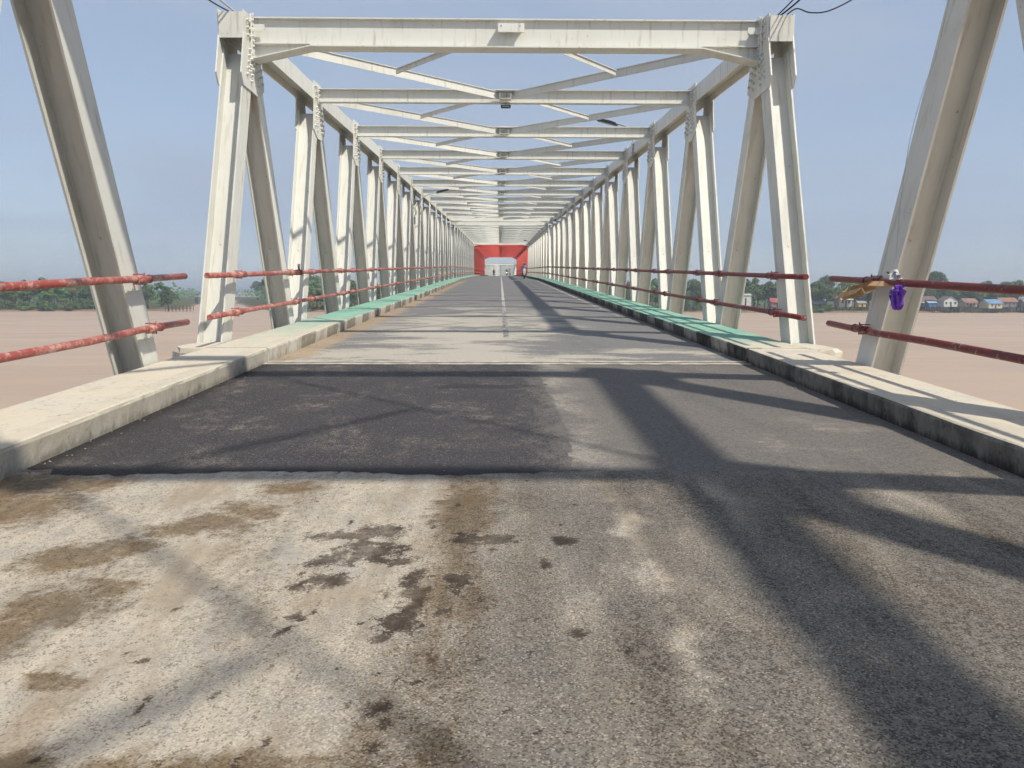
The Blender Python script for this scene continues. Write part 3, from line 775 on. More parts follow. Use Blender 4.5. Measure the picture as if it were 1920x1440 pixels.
street_lamp('slim curved street lamp arm reaching over the road from the left truss', rft(-4.30, 31.2, 4.55), -1, 0, .85, .62, .4)
street_lamp('small street lamp on the right truss just before the red span', rft(4.30, 104.0, 4.75), 1, 0, .5, .35, .3)
# flood light under the first cross beam
t = thing('flood_light', 'small black flood light hanging under the middle of a cross beam', 'light', rft(.01, 7.98, 5.14))
b = MB().box(-.105, .105, -.05, .05, -.09, -.03); b.box(-.115, .115, -.055, -.05, -.096, -.024); link('housing', b.mesh('housing', M_BLACK), t)
link('lens', MB().box(-.08, .08, -.058, -.0555, -.078, -.042).mesh('lens', plain('flood_lens', (.35, .36, .38), .2)), t)
b = MB().box(-.004, .004, -.01, .01, -.03, .0); b.tube([(.02, -.12, .30), (.02, -.08, .05), (.0, 0, -.03)], .005, 5); link('hanger', b.mesh('hanger', M_BLACK), t)
# meter box and cable coil on the left truss
t = thing('meter_box', 'pale meter box with a coil of cable on a left truss member', 'meter box', rft(-4.45, 29.0, 3.55))
b = MB().box(-.13, .13, -.20, -.06, -.17, .13); b.prism([(-.16, .13), (.16, .13), (.13, .19), (-.13, .19)], -.22, -.05, 'y'); link('box', b.mesh('box', plain('meter_box_paint', (.62, .61, .57), .5)), t)
link('window', MB().box(-.05, .05, -.206, -.2005, -.02, .06).mesh('window', M_BLACK), t)
b = MB()
for r, z in ((.20, .42), (.17, .44), (.14, .40)):
    b.tube([(r*math.cos(a*math.pi/8), -.12-.01*(a % 3), z+r*math.sin(a*math.pi/8)*1.2) for a in range(17)], .010, 5, False)
b.tube(curve_pts([(.1, -.10, .62), (.25, -.05, .9), (.15, .0, 1.2)]), .01, 5); link('cable_coil', b.mesh('cable_coil', M_CABLE), t)
# overhead cables leaving the portal corners towards the viewer
def cable(label, pts, r=.011, mat=None):
    thing('cable', label, 'cable', R0.copy(), 'cables tied to the portal corners', MB().tube(curve_pts(pts, 8), r, 6).mesh('cable', mat or M_CABLE))
M_WCAB = plain('grey_cable', (.5, .5, .5), .6)
cable('thin black cable rising left from the left portal corner', [(-4.62, 2.55, 5.54), (-4.85, 2.05, 5.62), (-5.3, .6, 5.85), (-6.4, -2.5, 6.3), (-9, -9, 6.6), (-15, -24, 7.5)])
cable('thicker pale cable rising left from the left portal corner', [(-4.52, 2.62, 5.54), (-4.70, 2.05, 5.66), (-5.0, .9, 5.86), (-5.8, -2.0, 6.4), (-8, -9, 6.9), (-13, -24, 7.8)], .016, M_WCAB)
cable('upper of the black cables rising right from the right portal corner', [(4.52, 2.6, 5.54), (4.64, 2.1, 5.68), (4.85, 1.0, 6.0), (5.5, -2.0, 6.75), (7, -9, 7.6), (10, -24, 8.4)])
cable('lower of the black cables rising right from the right portal corner', [(4.57, 2.6, 5.54), (4.72, 2.1, 5.65), (5.0, 1.0, 5.95), (5.9, -2.0, 6.6), (8, -9, 7.2), (12, -24, 8.0)], .014)
cable('loose cable sagging in a loop off the right portal corner', [(4.66, 2.5, 5.54), (4.75, 2.3, 5.57), (4.95, 2.2, 5.48), (5.25, 2.1, 5.50), (5.72, 1.9, 5.74), (6.4, 1.2, 6.2), (9, -4, 7.6)], .011)
cable('thin wire climbing the right end post above the cardboard', [(4.30, -2.42, 1.31), (4.345, -2.46, 1.5), (4.348, -2.47, 2.1), (4.348, -2.58, 2.8), (4.348, -2.80, 3.3), (4.348, -3.0, 3.6), (4.35, -3.3, 4.6)], .003, M_WCAB)

# litter tied to the right rail
n = NT('cardboard', .85, .15); wv = n.noise(6, 4)
n.col(n.mix(n.ss(wv, .35, .65), (.56, .37, .20), (.46, .29, .15))); M_CARD = n.m
n = NT('purple_plastic', .28, .5); n.col(n.mix(n.ss(n.noise(18, 3), .3, .7), (.13, .03, .40), (.20, .06, .55))); n.b.inputs['Subsurface Weight'].default_value = 0; n.bump(n.noise(30, 4), .7, .02); M_BAG = n.m
n = NT('printed_plastic_wrap', .3, .5); v = n.noise(16, 3)
c = n.mix(n.ss(v, .40, .46), (.60, .58, .55), (.62, .66, .70)); c = n.mix(n.ss(v, .55, .60), c, (.20, .32, .55)); c = n.mix(n.ss(n.noise(21, 2), .62, .66), c, (.60, .25, .15)); n.bump(n.noise(24, 4), .9, .02); n.col(c); M_WRAP = n.m
# torn cardboard box: floor, two side walls and bent flaps, open towards the road
t = thing('cardboard_box', 'torn brown cardboard box wedged over the right pipe rail', 'box', rft(4.12, -2.08, 1.15) @ Matrix.Rotation(R(-9), 4, 'X') @ Matrix.Rotation(R(-30), 4, 'Y') @ Matrix.Scale(.82, 4))
b = MB(); th = .006
b.box(-.10, .07, -.34, .40, -.075, -.069); b.box(-.106, -.10, -.34, .40, -.075, .035); b.box(.07, .076, -.34, .40, -.075, .05)
b.prism([(-.106, -.075), (.076, -.075), (.06, .05), (-.09, .03)], .40, .406, 'y')
link('tray', b.mesh('tray', M_CARD), t)
link('flap', MB().add([(-.106, -.34, .035), (-.106, .40, .035), (-.19, .34, -.01), (-.18, -.26, .0), (-.10, -.34, .04), (-.10, .40, .04), (-.185, .34, -.003), (-.175, -.26, .007)],
     [(0, 1, 2, 3), (7, 6, 5, 4), (0, 4, 5, 1), (1, 5, 6, 2), (2, 6, 7, 3), (3, 7, 4, 0)]).mesh('flap', M_CARD), t)
link('torn_flap', MB().add([(-.02, -.34, .02), (.08, -.36, .03), (.16, -.66, -.06), (.10, -.84, -.14), (.03, -.56, -.06), (-.02, -.34, .026), (.08, -.36, .036), (.16, -.66, -.054), (.10, -.84, -.134), (.03, -.56, -.054)],
     [(0, 1, 2, 3, 4), (9, 8, 7, 6, 5), (0, 5, 6, 1), (1, 6, 7, 2), (2, 7, 8, 3), (3, 8, 9, 4), (4, 9, 5, 0)]).mesh('torn_flap', M_CARD), t)
def crumple(seed, prof, nseg=18, fold=.28, k=7):
    """gathered plastic: rings along z with deep random folds"""
    rnd = random.Random(seed); ph = [rnd.uniform(0, 6.28) for _ in range(4)]; vs = []; fs = []
    for i, (z, r) in enumerate(prof):
        for s in range(nseg):
            a = 2*math.pi*s/nseg
            q = 1+fold*math.sin(k*a+ph[0]+.6*i)*.6+fold*.7*math.sin(3*a+ph[1]+i*.9)+rnd.uniform(-.2, .2)
            vs.append((r*q*math.cos(a), r*q*math.sin(a), z+rnd.uniform(-.006, .006)))
    m = len(prof)
    for i in range(m-1):
        for s in range(nseg): fs.append((i*nseg+s, i*nseg+(s+1) % nseg, (i+1)*nseg+(s+1) % nseg, (i+1)*nseg+s))
    fs += [tuple(range(nseg))[::-1], tuple((m-1)*nseg+s for s in range(nseg))]
    return MB().add(vs, fs, None, False)
t = thing('plastic_bag', 'purple plastic bag hanging in folds from the right pipe rail', 'bag', rft(4.17, -2.93, 1.165) @ Matrix.Scale(.88, 4))
b = crumple(3, [(-.235, .012), (-.22, .045), (-.17, .062), (-.10, .060), (-.05, .058), (.0, .066), (.025, .035), (.055, .05), (.07, .012)], 18, .4); link('pouch', b.mesh('pouch', M_BAG), t)
b = MB()
for s_ in (-1, 1):
    b.add([(-.03, s_*.03, .03), (-.05, s_*.11, .0), (-.03, s_*.125, -.06), (-.05, s_*.075, -.13), (-.07, s_*.095, -.05), (-.02, s_*.05, -.08)], [(0, 1, 2), (0, 2, 3), (0, 4, 1), (0, 3, 5), (4, 3, 2)])
link('handle', b.mesh('handle', M_BAG), t)
t = thing('plastic_wrap', 'crumpled clear and blue plastic wrapper on top of the right pipe rail', 'wrapper', rft(4.21, -2.76, 1.31) @ Matrix.Scale(.8, 4))
link('crumpled_sheet', crumple(9, [(-.05, .03), (-.03, .06), (.0, .05), (.03, .07), (.05, .04), (.075, .045), (.10, .015)], 13, .55, 5).mesh('crumpled_sheet', M_WRAP), t)
link('ties', MB().tube(curve_pts([(-.02, .02, .03), (-.05, .16, .06), (.05, .30, .06), (.10, .42, .03)]), .006, 5).mesh('ties', M_CABLE), t)
# small bolts tied on the left rail
t = thing('wire_tie', 'rusty wire tie with bolts standing on the left rail', 'tie', rft(-4.25, 5.1, 1.25))
b = MB().box(-.06, .06, -.05, .05, -.055, .055); link('band', b.mesh('band', plain('rust', (.22, .09, .04), .8)), t)
b = MB()
for i, y in enumerate((-.05, .0, .05)): b.tube([(0, y, .05), (.01*(i-1), y+.005, .17)], .008, 5)
link('studs', b.mesh('studs', M_BLACK), t)

# ------------------------------------------------------------------ motorcycles and riders
def mat_c(name, c, rough=.5): return plain(name, c, rough, .4, .12, 5)
M_TYRE = mat_c('tyre_rubber', (.018, .018, .018), .8); M_RIM = mat_c('rim_metal', (.25, .25, .26), .35)
M_SKIN = mat_c('skin', (.30, .16, .10), .6); M_DKCLOTH = mat_c('dark_trousers', (.025, .026, .032), .85)
M_VISOR = mat_c('dark_visor', (.01, .01, .012), .15); M_SEAT = mat_c('seat_vinyl', (.02, .02, .02), .6)
def torus(R_, r, n=20, m=8):
    vs = [((R_+r*math.cos(2*math.pi*j/m))*0+ (r*math.sin(2*math.pi*j/m)), (R_+r*math.cos(2*math.pi*j/m))*math.cos(2*math.pi*i/n), (R_+r*math.cos(2*math.pi*j/m))*math.sin(2*math.pi*i/n)) for i in range(n) for j in range(m)]
    return MB().add(vs, [(i*m+j, ((i+1) % n)*m+j, ((i+1) % n)*m+(j+1) % m, i*m+(j+1) % m) for i in range(n) for j in range(m)], None, True)
TY = torus(.235, .045).mesh('tyre', M_TYRE)
b = MB(); b.tube([(-.03, 0, 0), (.03, 0, 0)], .05, 8)
for i in range(5): b.bar((0, 0, 0), (0, .2*math.cos(i*1.2566), .2*math.sin(i*1.2566)), .02, .03)
bt = torus(.2, .014, 18, 6); b.add(bt.v, bt.f, None, True); RIM = b.mesh('rim', M_RIM)
def motorcycle(label, M, paint, lit):
    t = thing('motorcycle', label, 'motorcycle', M, 'motorcycles on the bridge')
    mp_ = mat_c('fairing_paint', paint, .35)
    for y in (-.60, .62):
        w = link('wheel', TY, t, T((0, y, .28))); link('rim', RIM, w)
    b = MB(); b.prism([(-.85, .80), (-.55, .62), (-.20, .50), (.10, .34), (.34, .34), (.40, .55), (.28, .62), (.05, .58), (-.18, .74), (-.55, .84)], -.12, .12, 'x')
    link('body', b.mesh('body', mp_), t)
    b = MB(); b.prism([(.36, .42), (.52, .55), (.50, .92), (.40, 1.04), (.32, .98), (.30, .60)], -.15, .15, 'x'); b.prism([(.40, 1.02), (.53, .90), (.50, 1.06), (.42, 1.12)], -.10, .10, 'x')
    link('front_fairing', b.mesh('front_fairing', mp_), t)
    b = MB(); b.prism([(-.78, .83), (-.70, .90), (-.30, .86), (-.08, .79), (.0, .77), (-.2, .74)], -.125, .125, 'x'); link('seat', b.mesh('seat', M_SEAT), t)
    b = MB(); b.tube([(-.34, .30, 1.03), (-.12, .42, 1.06), (.12, .42, 1.06), (.34, .30, 1.03)], .017, 6); link('handlebar', b.mesh('handlebar', M_BLACK), t)
    for s_ in (-1, 1):
        b = MB().tube([(s_*.22, .36, 1.05), (s_*.30, .34, 1.24)], .008, 5); b.box(s_*.31-.06, s_*.31+.06, .33, .35, 1.22, 1.30); link('mirror', b.mesh('mirror', M_BLACK), t)
    b = MB()
    for s_ in (-1, 1): b.tube([(s_*.07, .62, .28), (s_*.07, .42, .90)], .022, 8)
    link('fork', b.mesh('fork', M_RIM), t)
    b = MB(); 
    for i in range(7): 
        a0, a1 = R(30+i*18), R(48+i*18)
        b.box(-.055, .055, -.003, .003, 0, .1, T((0, .62+.30*math.cos(a0), .28+.30*math.sin(a0))) @ Matrix.Rotation(a0+R(9), 4, 'X'))
    link('front_mudguard', b.mesh('front_mudguard', mp_), t)
    b = MB(); b.box(-.09, .09, -.30, .16, .22, .50); b.tube([(.10, .1, .26), (.16, -.3, .28), (.17, -.82, .40)], [.025, .03, .045], 8); link('engine', b.mesh('engine', M_RIM), t)
    if lit:
        n = NT('lit_headlight', .3); n.b.inputs['Emission Color'].default_value = (1, .85, .6, 1); n.b.inputs['Emission Strength'].default_value = lit; hm = n.col((.9, .85, .75))
    else: hm = mat_c('headlight_glass', (.75, .76, .78), .15)
    link('headlight', MB().blob((0, .52, .86), (.085, .035, .065), 10, 6).mesh('headlight', hm), t)
    link('tail_light', MB().box(-.06, .06, -.885, -.845, .74, .80).mesh('tail_light', mat_c('tail_lens', (.35, .01, .01), .3)), t)
    link('number_plate', MB().box(-.10, .10, .535, .54, .56, .64).mesh('number_plate', mat_c('plate', (.03, .03, .03))), t)
    return t
def rider(label, M, shirt, helmet):
    t = thing('person', label, 'person', M, 'people riding over the bridge')
    # joints: name -> (position, radius)
    J = [((0, -.20, .90), .150), ((0, -.14, 1.10), .145), ((0, -.06, 1.32), .165), ((0, -.02, 1.46), .075), ((0, .02, 1.56), .085),
         ((.19, -.04, 1.40), .075), ((.30, .10, 1.20), .055), ((.31, .32, 1.09), .042), ((-.19, -.04, 1.40), .075), ((-.30, .10, 1.20), .055), ((-.31, .32, 1.09), .042),
         ((.13, -.14, .86), .11), ((.20, .22, .80), .085), ((.19, .12, .42), .062), ((.19, .22, .33), .05),
         ((-.13, -.14, .86), .11), ((-.20, .22, .80), .085), ((-.19, .12, .42), .062), ((-.19, .22, .33), .05)]
    E_ = [(0, 1), (1, 2), (2, 3), (3, 4), (2, 5), (5, 6), (6, 7), (2, 8), (8, 9), (9, 10), (0, 11), (11, 12), (12, 13), (13, 14), (0, 15), (15, 16), (16, 17), (17, 18)]
    me = bpy.data.meshes.new('body'); me.from_pydata([j[0] for j in J], E_, [])
    n = NT('rider_clothes', .85, .2); x, y, z = n.sep(n.obj())
    c = n.mix(n.ss(z, .90, .93), (.025, .026, .032), shirt)
    n.col(c); me.materials.append(n.m)
    o = link('body', me, t); md = o.modifiers.new('skin', 'SKIN'); md.use_smooth_shade = True
    for i, sv in enumerate(me.skin_vertices[0].data): sv.radius = (J[i][1], J[i][1]); sv.use_root = (i == 0)
    o.modifiers.new('sub', 'SUBSURF').levels = 1; o.modifiers['sub'].render_levels = 1
    # head
    h = MB().blob((0, .03, 1.60), (.085, .10, .115), 12, 8); link('head', h.mesh('head', M_SKIN), t)
    b = MB().blob((0, .01, 1.64), (.135, .155, .135), 14, 8); hm = link('helmet', b.mesh('helmet', mat_c('helmet_shell', helmet, .25)), t)
    b = MB(); 
    vs = []; fs = []
    for i in range(9):
        a = R(25+i*16.25)
        for z, r in ((1.575, .150), (1.69, .150)): vs.append((r*.92*math.cos(a), .012+r*1.08*math.sin(a), z))
    b.add(vs, [(2*i, 2*i+2, 2*i+3, 2*i+1) for i in range(8)], None, True); link('visor', b.mesh('visor', M_VISOR), hm)
    for s_ in (-1, 1):
        b = MB().blob((s_*.31, .36, 1.07), (.04, .05, .04), 8, 5)
        for k in range(4): b.tube([(s_*(.275+.022*k), .38, 1.085), (s_*(.275+.022*k), .42, 1.065), (s_*(.275+.022*k), .405, 1.035)], .0095, 5)
        b.tube([(s_*.265, .35, 1.06), (s_*.25, .385, 1.045), (s_*.27, .40, 1.03)], .010, 5)
        link('hand', b.mesh('hand', M_SKIN), t)
        b = MB().blob((s_*.19, .27, .305), (.05, .13, .045), 8, 5); link('shoe', b.mesh('shoe', M_DKCLOTH), t)
    return t
def place(Y, X, back): return R0 @ T((X, Y, zp(Y))) @ Matrix.Rotation(math.atan2(zp(Y+.5)-zp(Y-.5), 1), 4, 'X') @ (RZ(math.pi) if back else Matrix())
RID = [('motorcycle with a white front coming towards the viewer in the right lane', 'rider in a pale blue shirt on the nearest motorcycle, right lane', 78, 2.55, True, (.62, .62, .64), 0, (.24, .30, .38), (.55, .53, .50)),
       ('distant motorcycle with a lit headlight in the middle of the crest', 'rider in dark clothes behind the lit headlight at the crest', 196, 1.55, True, (.05, .05, .06), 14, (.05, .05, .06), (.03, .03, .03)),
       ('distant pale motorcycle right of the lit headlight at the crest', 'rider in a white shirt right of the lit headlight at the crest', 200, 2.45, True, (.55, .55, .55), 0, (.55, .52, .50), (.06, .03, .03)),
       ('distant white motorcycle in the left lane at the crest', 'rider in black in the left lane at the crest', 199, -1.75, False, (.60, .60, .60), 0, (.03, .03, .035), (.05, .05, .05))]
for lm, lr, Y, X, bk_, pc, lit, sh, he in RID:
    M = place(Y, X, bk_); motorcycle(lm, M, pc, lit); rider(lr, M, sh, he)

# ------------------------------------------------------------------ far bank: trees, palms, houses
def leaf_mat(name, a, b_, c_):
    n = NT(name, .6, .25)
    g = n.mix(n.ss(n.noise(.45, 3, .6), .35, .65), a, b_)
    g = n.mix(n.ss(n.noise(2.2, 2), .5, .72, 0, .7), g, c_)
    w = n.ss(n.rnd(), 0, 1, .68, 1.28); w2 = n.ss(n.ma('FRACT', n.ma('MULTIPLY', n.rnd(), 7.3)), 0, 1, .75, 1.2)
    return n.col(n.mix(1, g, n.comb(n.ma('MULTIPLY', w, w2), w, n.ma('MULTIPLY', w, .9)), 'MULTIPLY'))
LEAF = leaf_mat('leaf_green', (.075, .13, .030), (.115, .185, .05), (.19, .25, .09))
LEAF_D = leaf_mat('leaf_dark', (.048, .088, .030), (.072, .12, .042), (.11, .155, .058))
LEAF_Y = leaf_mat('leaf_olive', (.085, .11, .03), (.14, .15, .045), (.19, .17, .06))
M_BARK = plain('bark', (.13, .10, .075), .9)
def crown_mesh(seed, rx, rz, lobes, per, leaf, mat, zc):
    rnd = random.Random(seed); b = MB(); C_ = []
    for i in range(lobes):
        a = rnd.uniform(0, 6.283); u = rnd.uniform(-.75, 1); q = math.sqrt(max(0, 1-u*u))*rnd.uniform(.35, .85)
        C_.append((Vector((math.cos(a)*q*rx, math.sin(a)*q*rx, zc+u*rz*.72)), rnd.uniform(.26, .46)*rx))
    for c, r in C_:
        for _ in range(per):
            d = Vector((rnd.gauss(0, 1), rnd.gauss(0, 1), rnd.gauss(.25, 1))).normalized()
            p = c+Vector((d.x*r, d.y*r, d.z*r*.75))*rnd.uniform(.72, 1.08)
            nrm = (d+Vector((rnd.gauss(0, .5), rnd.gauss(0, .5), rnd.gauss(.3, .5)))).normalized()
            u = nrm.cross(Vector((rnd.random(), rnd.random(), rnd.random()+.1))).normalized(); v = nrm.cross(u)
            s = leaf*rnd.uniform(.6, 1.3)
            b.add([p-u*s, p+v*s*.55, p+u*s, p-v*s*.55], [(0, 1, 2, 3)])
    return b.mesh('crown', mat), C_
def trunk_mesh(seed, h, r, cents):
    rnd = random.Random(seed); b = MB()
    b.tube([(0, 0, -.5), (rnd.uniform(-.1, .1), 0, h*.3), (rnd.uniform(-.2, .2), rnd.uniform(-.2, .2), h*.6)], [r*1.3, r, r*.75], 8)
    for c, q in cents[:6]:
        b.tube([(0, 0, h*rnd.uniform(.35, .58)), c*.5+Vector((0, 0, h*.28)), c], [r*.5, r*.35, r*.12], 5)
    return b.mesh('trunk', M_BARK)
TREES = []
for i, (rx, rz, zc, lob, per, lf, mt) in enumerate([(3.6, 3.6, 6.6, 16, 70, .42, LEAF), (4.6, 3.8, 8.2, 20, 75, .45, LEAF_D), (3.2, 4.4, 7.8, 16, 70, .40, LEAF), (4.2, 3.2, 6.2, 18, 70, .42, LEAF_Y), (5.0, 4.6, 10.0, 24, 80, .48, LEAF)]):
    cme, ce = crown_mesh(40+i, rx, rz, lob, per, lf, mt, zc); TREES.append((cme, trunk_mesh(i, zc, .26, ce)))
SHRUB = []
for i, mt in enumerate((LEAF, LEAF_D, LEAF_Y)):
    cme, ce = crown_mesh(70+i, 2.6, 1.9, 11, 60, .36, mt, 1.7); SHRUB.append((cme, trunk_mesh(50+i, 1.6, .10, ce)))
def palm_mesh(seed, h):
    rnd = random.Random(seed); b = MB()
    for k in range(17):
        a = k*2.4+rnd.uniform(-.2, .2); el = R(rnd.uniform(-25, 62)); Lf = rnd.uniform(3.0, 3.9); d = Vector((math.cos(a), math.sin(a), 0)); side = Vector((-d.y, d.x, 0))
        pts = []; p = Vector((0, 0, h)); e = el
        for i in range(9): pts.append(p.copy()); p = p+(d*math.cos(e)+Vector((0, 0, math.sin(e))))*Lf/8; e -= R(15)
        for i in range(8):
            w = .85*math.sin(math.pi*(i+.6)/9)+.08
            for s_ in (-1, 1):
                for q in (0, .5):
                    o_ = pts[i].lerp(pts[i+1], q); o2 = pts[i].lerp(pts[i+1], q+.36); tip = o2+side*s_*w+(pts[i+1]-pts[i])*.5-Vector((0, 0, w*.55))
                    b.add([o_, o2, tip], [(0, 1, 2)])
    t_ = MB().tube([(0, 0, -.5), (.25*math.sin(seed), .1, h*.35), (.35*math.sin(seed), .1, h*.7), (0, 0, h)], [.24, .18, .15, .14], 8)
    return b.mesh('crown', LEAF), t_.mesh('trunk', M_BARK)
PALMS = [palm_mesh(i, hh) for i, hh in enumerate((9.5, 12.0, 14.0))]
def plant(name, label, cat, pair, X, Y, s, sz=None, group=None, rz=None):
    z = ground_z(X, Y)
    t = thing(name, label, cat, T((X, Y, z-.1)) @ RZ(random.uniform(0, 6.28) if rz is None else rz) @ Matrix.Diagonal((s, s, sz or s, 1)), group)
    link('crown', pair[0], t); link('trunk', pair[1], t); return t
def free(X, Y): return creek(X, Y) < .02
HOUSE_X = [(126, 150), (178, 204), (224, 245), (250, 300)]
def near_house(X): return any(a-2 < X < c_+2 for a, c_ in HOUSE_X)
rt_ = random.Random(5)
def where(X):
    for lim, w in ((-205, 'left of the left end post'), (-150, 'between the left end posts'), (-108, 'behind the first left post'), (-80, 'in the second left bay'), (0, 'in the far left bays'),
                   (95, 'in the far right bays'), (150, 'in the first right bays'), (200, 'between the right end posts'), (238, 'behind the right end post')):
        if X < lim: return w
    return 'right of the right end post'
LN = {LEAF: 'mid green', LEAF_D: 'dark green', LEAF_Y: 'olive green'}
# front fringe of shrubs and low trees
X = -305
while X < 312:
    Y = SHORE+rt_.uniform(5, 9)+5*math.sin(X/37)
    if free(X, Y) and abs(X) > 45:
        left = X < 0
        if not near_house(X):
            pr = SHRUB[rt_.randrange(3)]; wh = where(X)
            plant('riverside_bush', LN[pr[0].materials[0]]+' waterline bush '+wh, 'bush', pr, X, Y, rt_.uniform(.9, 1.5), rt_.uniform(.9, 1.7), 'waterline bushes '+wh)
    X += rt_.uniform(3.6, 5.6)
for row, (dy, s0, s1, step) in enumerate(((15, .80, 1.2, 4.8), (28, 1.15, 1.45, 5.4), (48, 1.25, 1.55, 6.6))):
    X = -312+row*2
    while X < 318:
        Y = SHORE+dy+rt_.uniform(-4, 4)+5*math.sin(X/37)
        if free(X, Y) and abs(X) > 45 and not (row == 0 and near_house(X)):
            left = X < 0; s = rt_.uniform(s0, s1)
            kind = rt_.choice((0, 1, 2, 2, 3, 4)) if left else rt_.choice((0, 1, 2, 3, 4, 4))
            if kind in (1, 4): s *= .8
            wh = where(X); rw_ = ('front', 'middle', 'back')[row]
            lbl = '%s tree in the %s row %s' % (LN[TREES[kind][0].materials[0]], rw_, wh)
            plant('leafy_tree', lbl, 'tree', TREES[kind], X, Y, s, s*rt_.uniform(.85, 1.1), '%s row of bank trees %s' % (rw_, wh))
        X += rt_.uniform(step*.75, step*1.3)
for X, dy, k, s in ((-262, 40, 2, .85), (-247, 36, 1, .95), (-240, 52, 2, .9), (-233, 42, 2, .95), (-226, 44, 1, 1), (-218, 50, 2, .92), (-204, 44, 1, .9), (-278, 38, 1, 1),
                    (70, 24, 1, .8), (88, 30, 2, .8), (98, 26, 1, .9), (118, 20, 1, .8), (137, 19, 0, .95), (175, 20, 0, .9), (187, 22, 0, .9), (168, 44, 2, .9), (160, 40, 1, 1), (206, 46, 2, .86), (226, 50, 2, .85), (150, 48, 2, .9), (243, 56, 2, .9), (276, 52, 2, .88)):
    plant('coconut_palm', 'coconut palm rising among the bank trees '+where(X), 'palm', PALMS[k], X, SHORE+dy, s, None, 'palms on the bank '+where(X))
for i in range(34):                                # woods along the right side of the creek
    Y = 470+i*13+rt_.uniform(-5, 5); X = -.342*(Y+11)+30+rt_.uniform(0, 34)
    if not free(X, Y): continue
    k = rt_.choice((0, 1, 2, 4)); sz = rt_.uniform(1.1, 1.6)
    plant('leafy_tree', LN[TREES[k][0].materials[0]]+' tree on the right side of the creek by the small bridge', 'tree', TREES[k], X, Y, sz, sz, 'creekside trees')
cme, ce = crown_mesh(91, 7.2, 6.2, 40, 95, .55, LEAF_D, 16.0); plant('broad_tree', 'big dark round tree towering behind the houses on the right bank', 'tree', (cme, trunk_mesh(91, 16, .5, ce)), 262, SHORE+58, 1, None, None, 1.0)
cme, ce = crown_mesh(92, 5.6, 4.2, 30, 90, .5, LEAF_D, 14.8); plant('broad_tree', 'dark round tree top right of the first right post', 'tree', (cme, trunk_mesh(92, 15, .42, ce)), 201, SHORE+70, 1, None, None, 2.0)
plant('olive_tree', 'yellow green tree at the tip of the left bank beside the creek', 'tree', TREES[3], -180, SHORE+14, 1.25, 1.5)
# far wood that reads as one mass
rw = random.Random(11); b = MB()
for _ in range(15000):
    d = rw.uniform(0, 1)**1.6; Y = 500+d*1700; X = rw.uniform(-.62, .62)*Y
    if not free(X, Y): continue
    h = max(0, rw.gauss(.62, .30))*(7.5+3.5*NZ.noise((X/60, Y/60, 1))+2*NZ.noise((X/14, Y/20, 5)))*(1+.55*d)
    s = rw.uniform(1.1, 2.1)*(1+d*1.1); p = Vector((X, Y, ground_z(X, Y)+min(h, 15+8*d)))
    nr = Vector((rw.gauss(0, .7), -.5+rw.gauss(0, .5), .7)).normalized(); u = nr.cross(Vector((rw.random(), rw.random(), rw.random()))).normalized(); v = nr.cross(u)
    b.add([p-u*s, p+v*s*.7, p+u*s, p-v*s*.7], [(0, 1, 2, 3)])
o = struct('distant_forest', b.mesh('distant_forest', LEAF_D), None, 'stuff'); o['label'] = 'hazy distant forest behind the river bank'

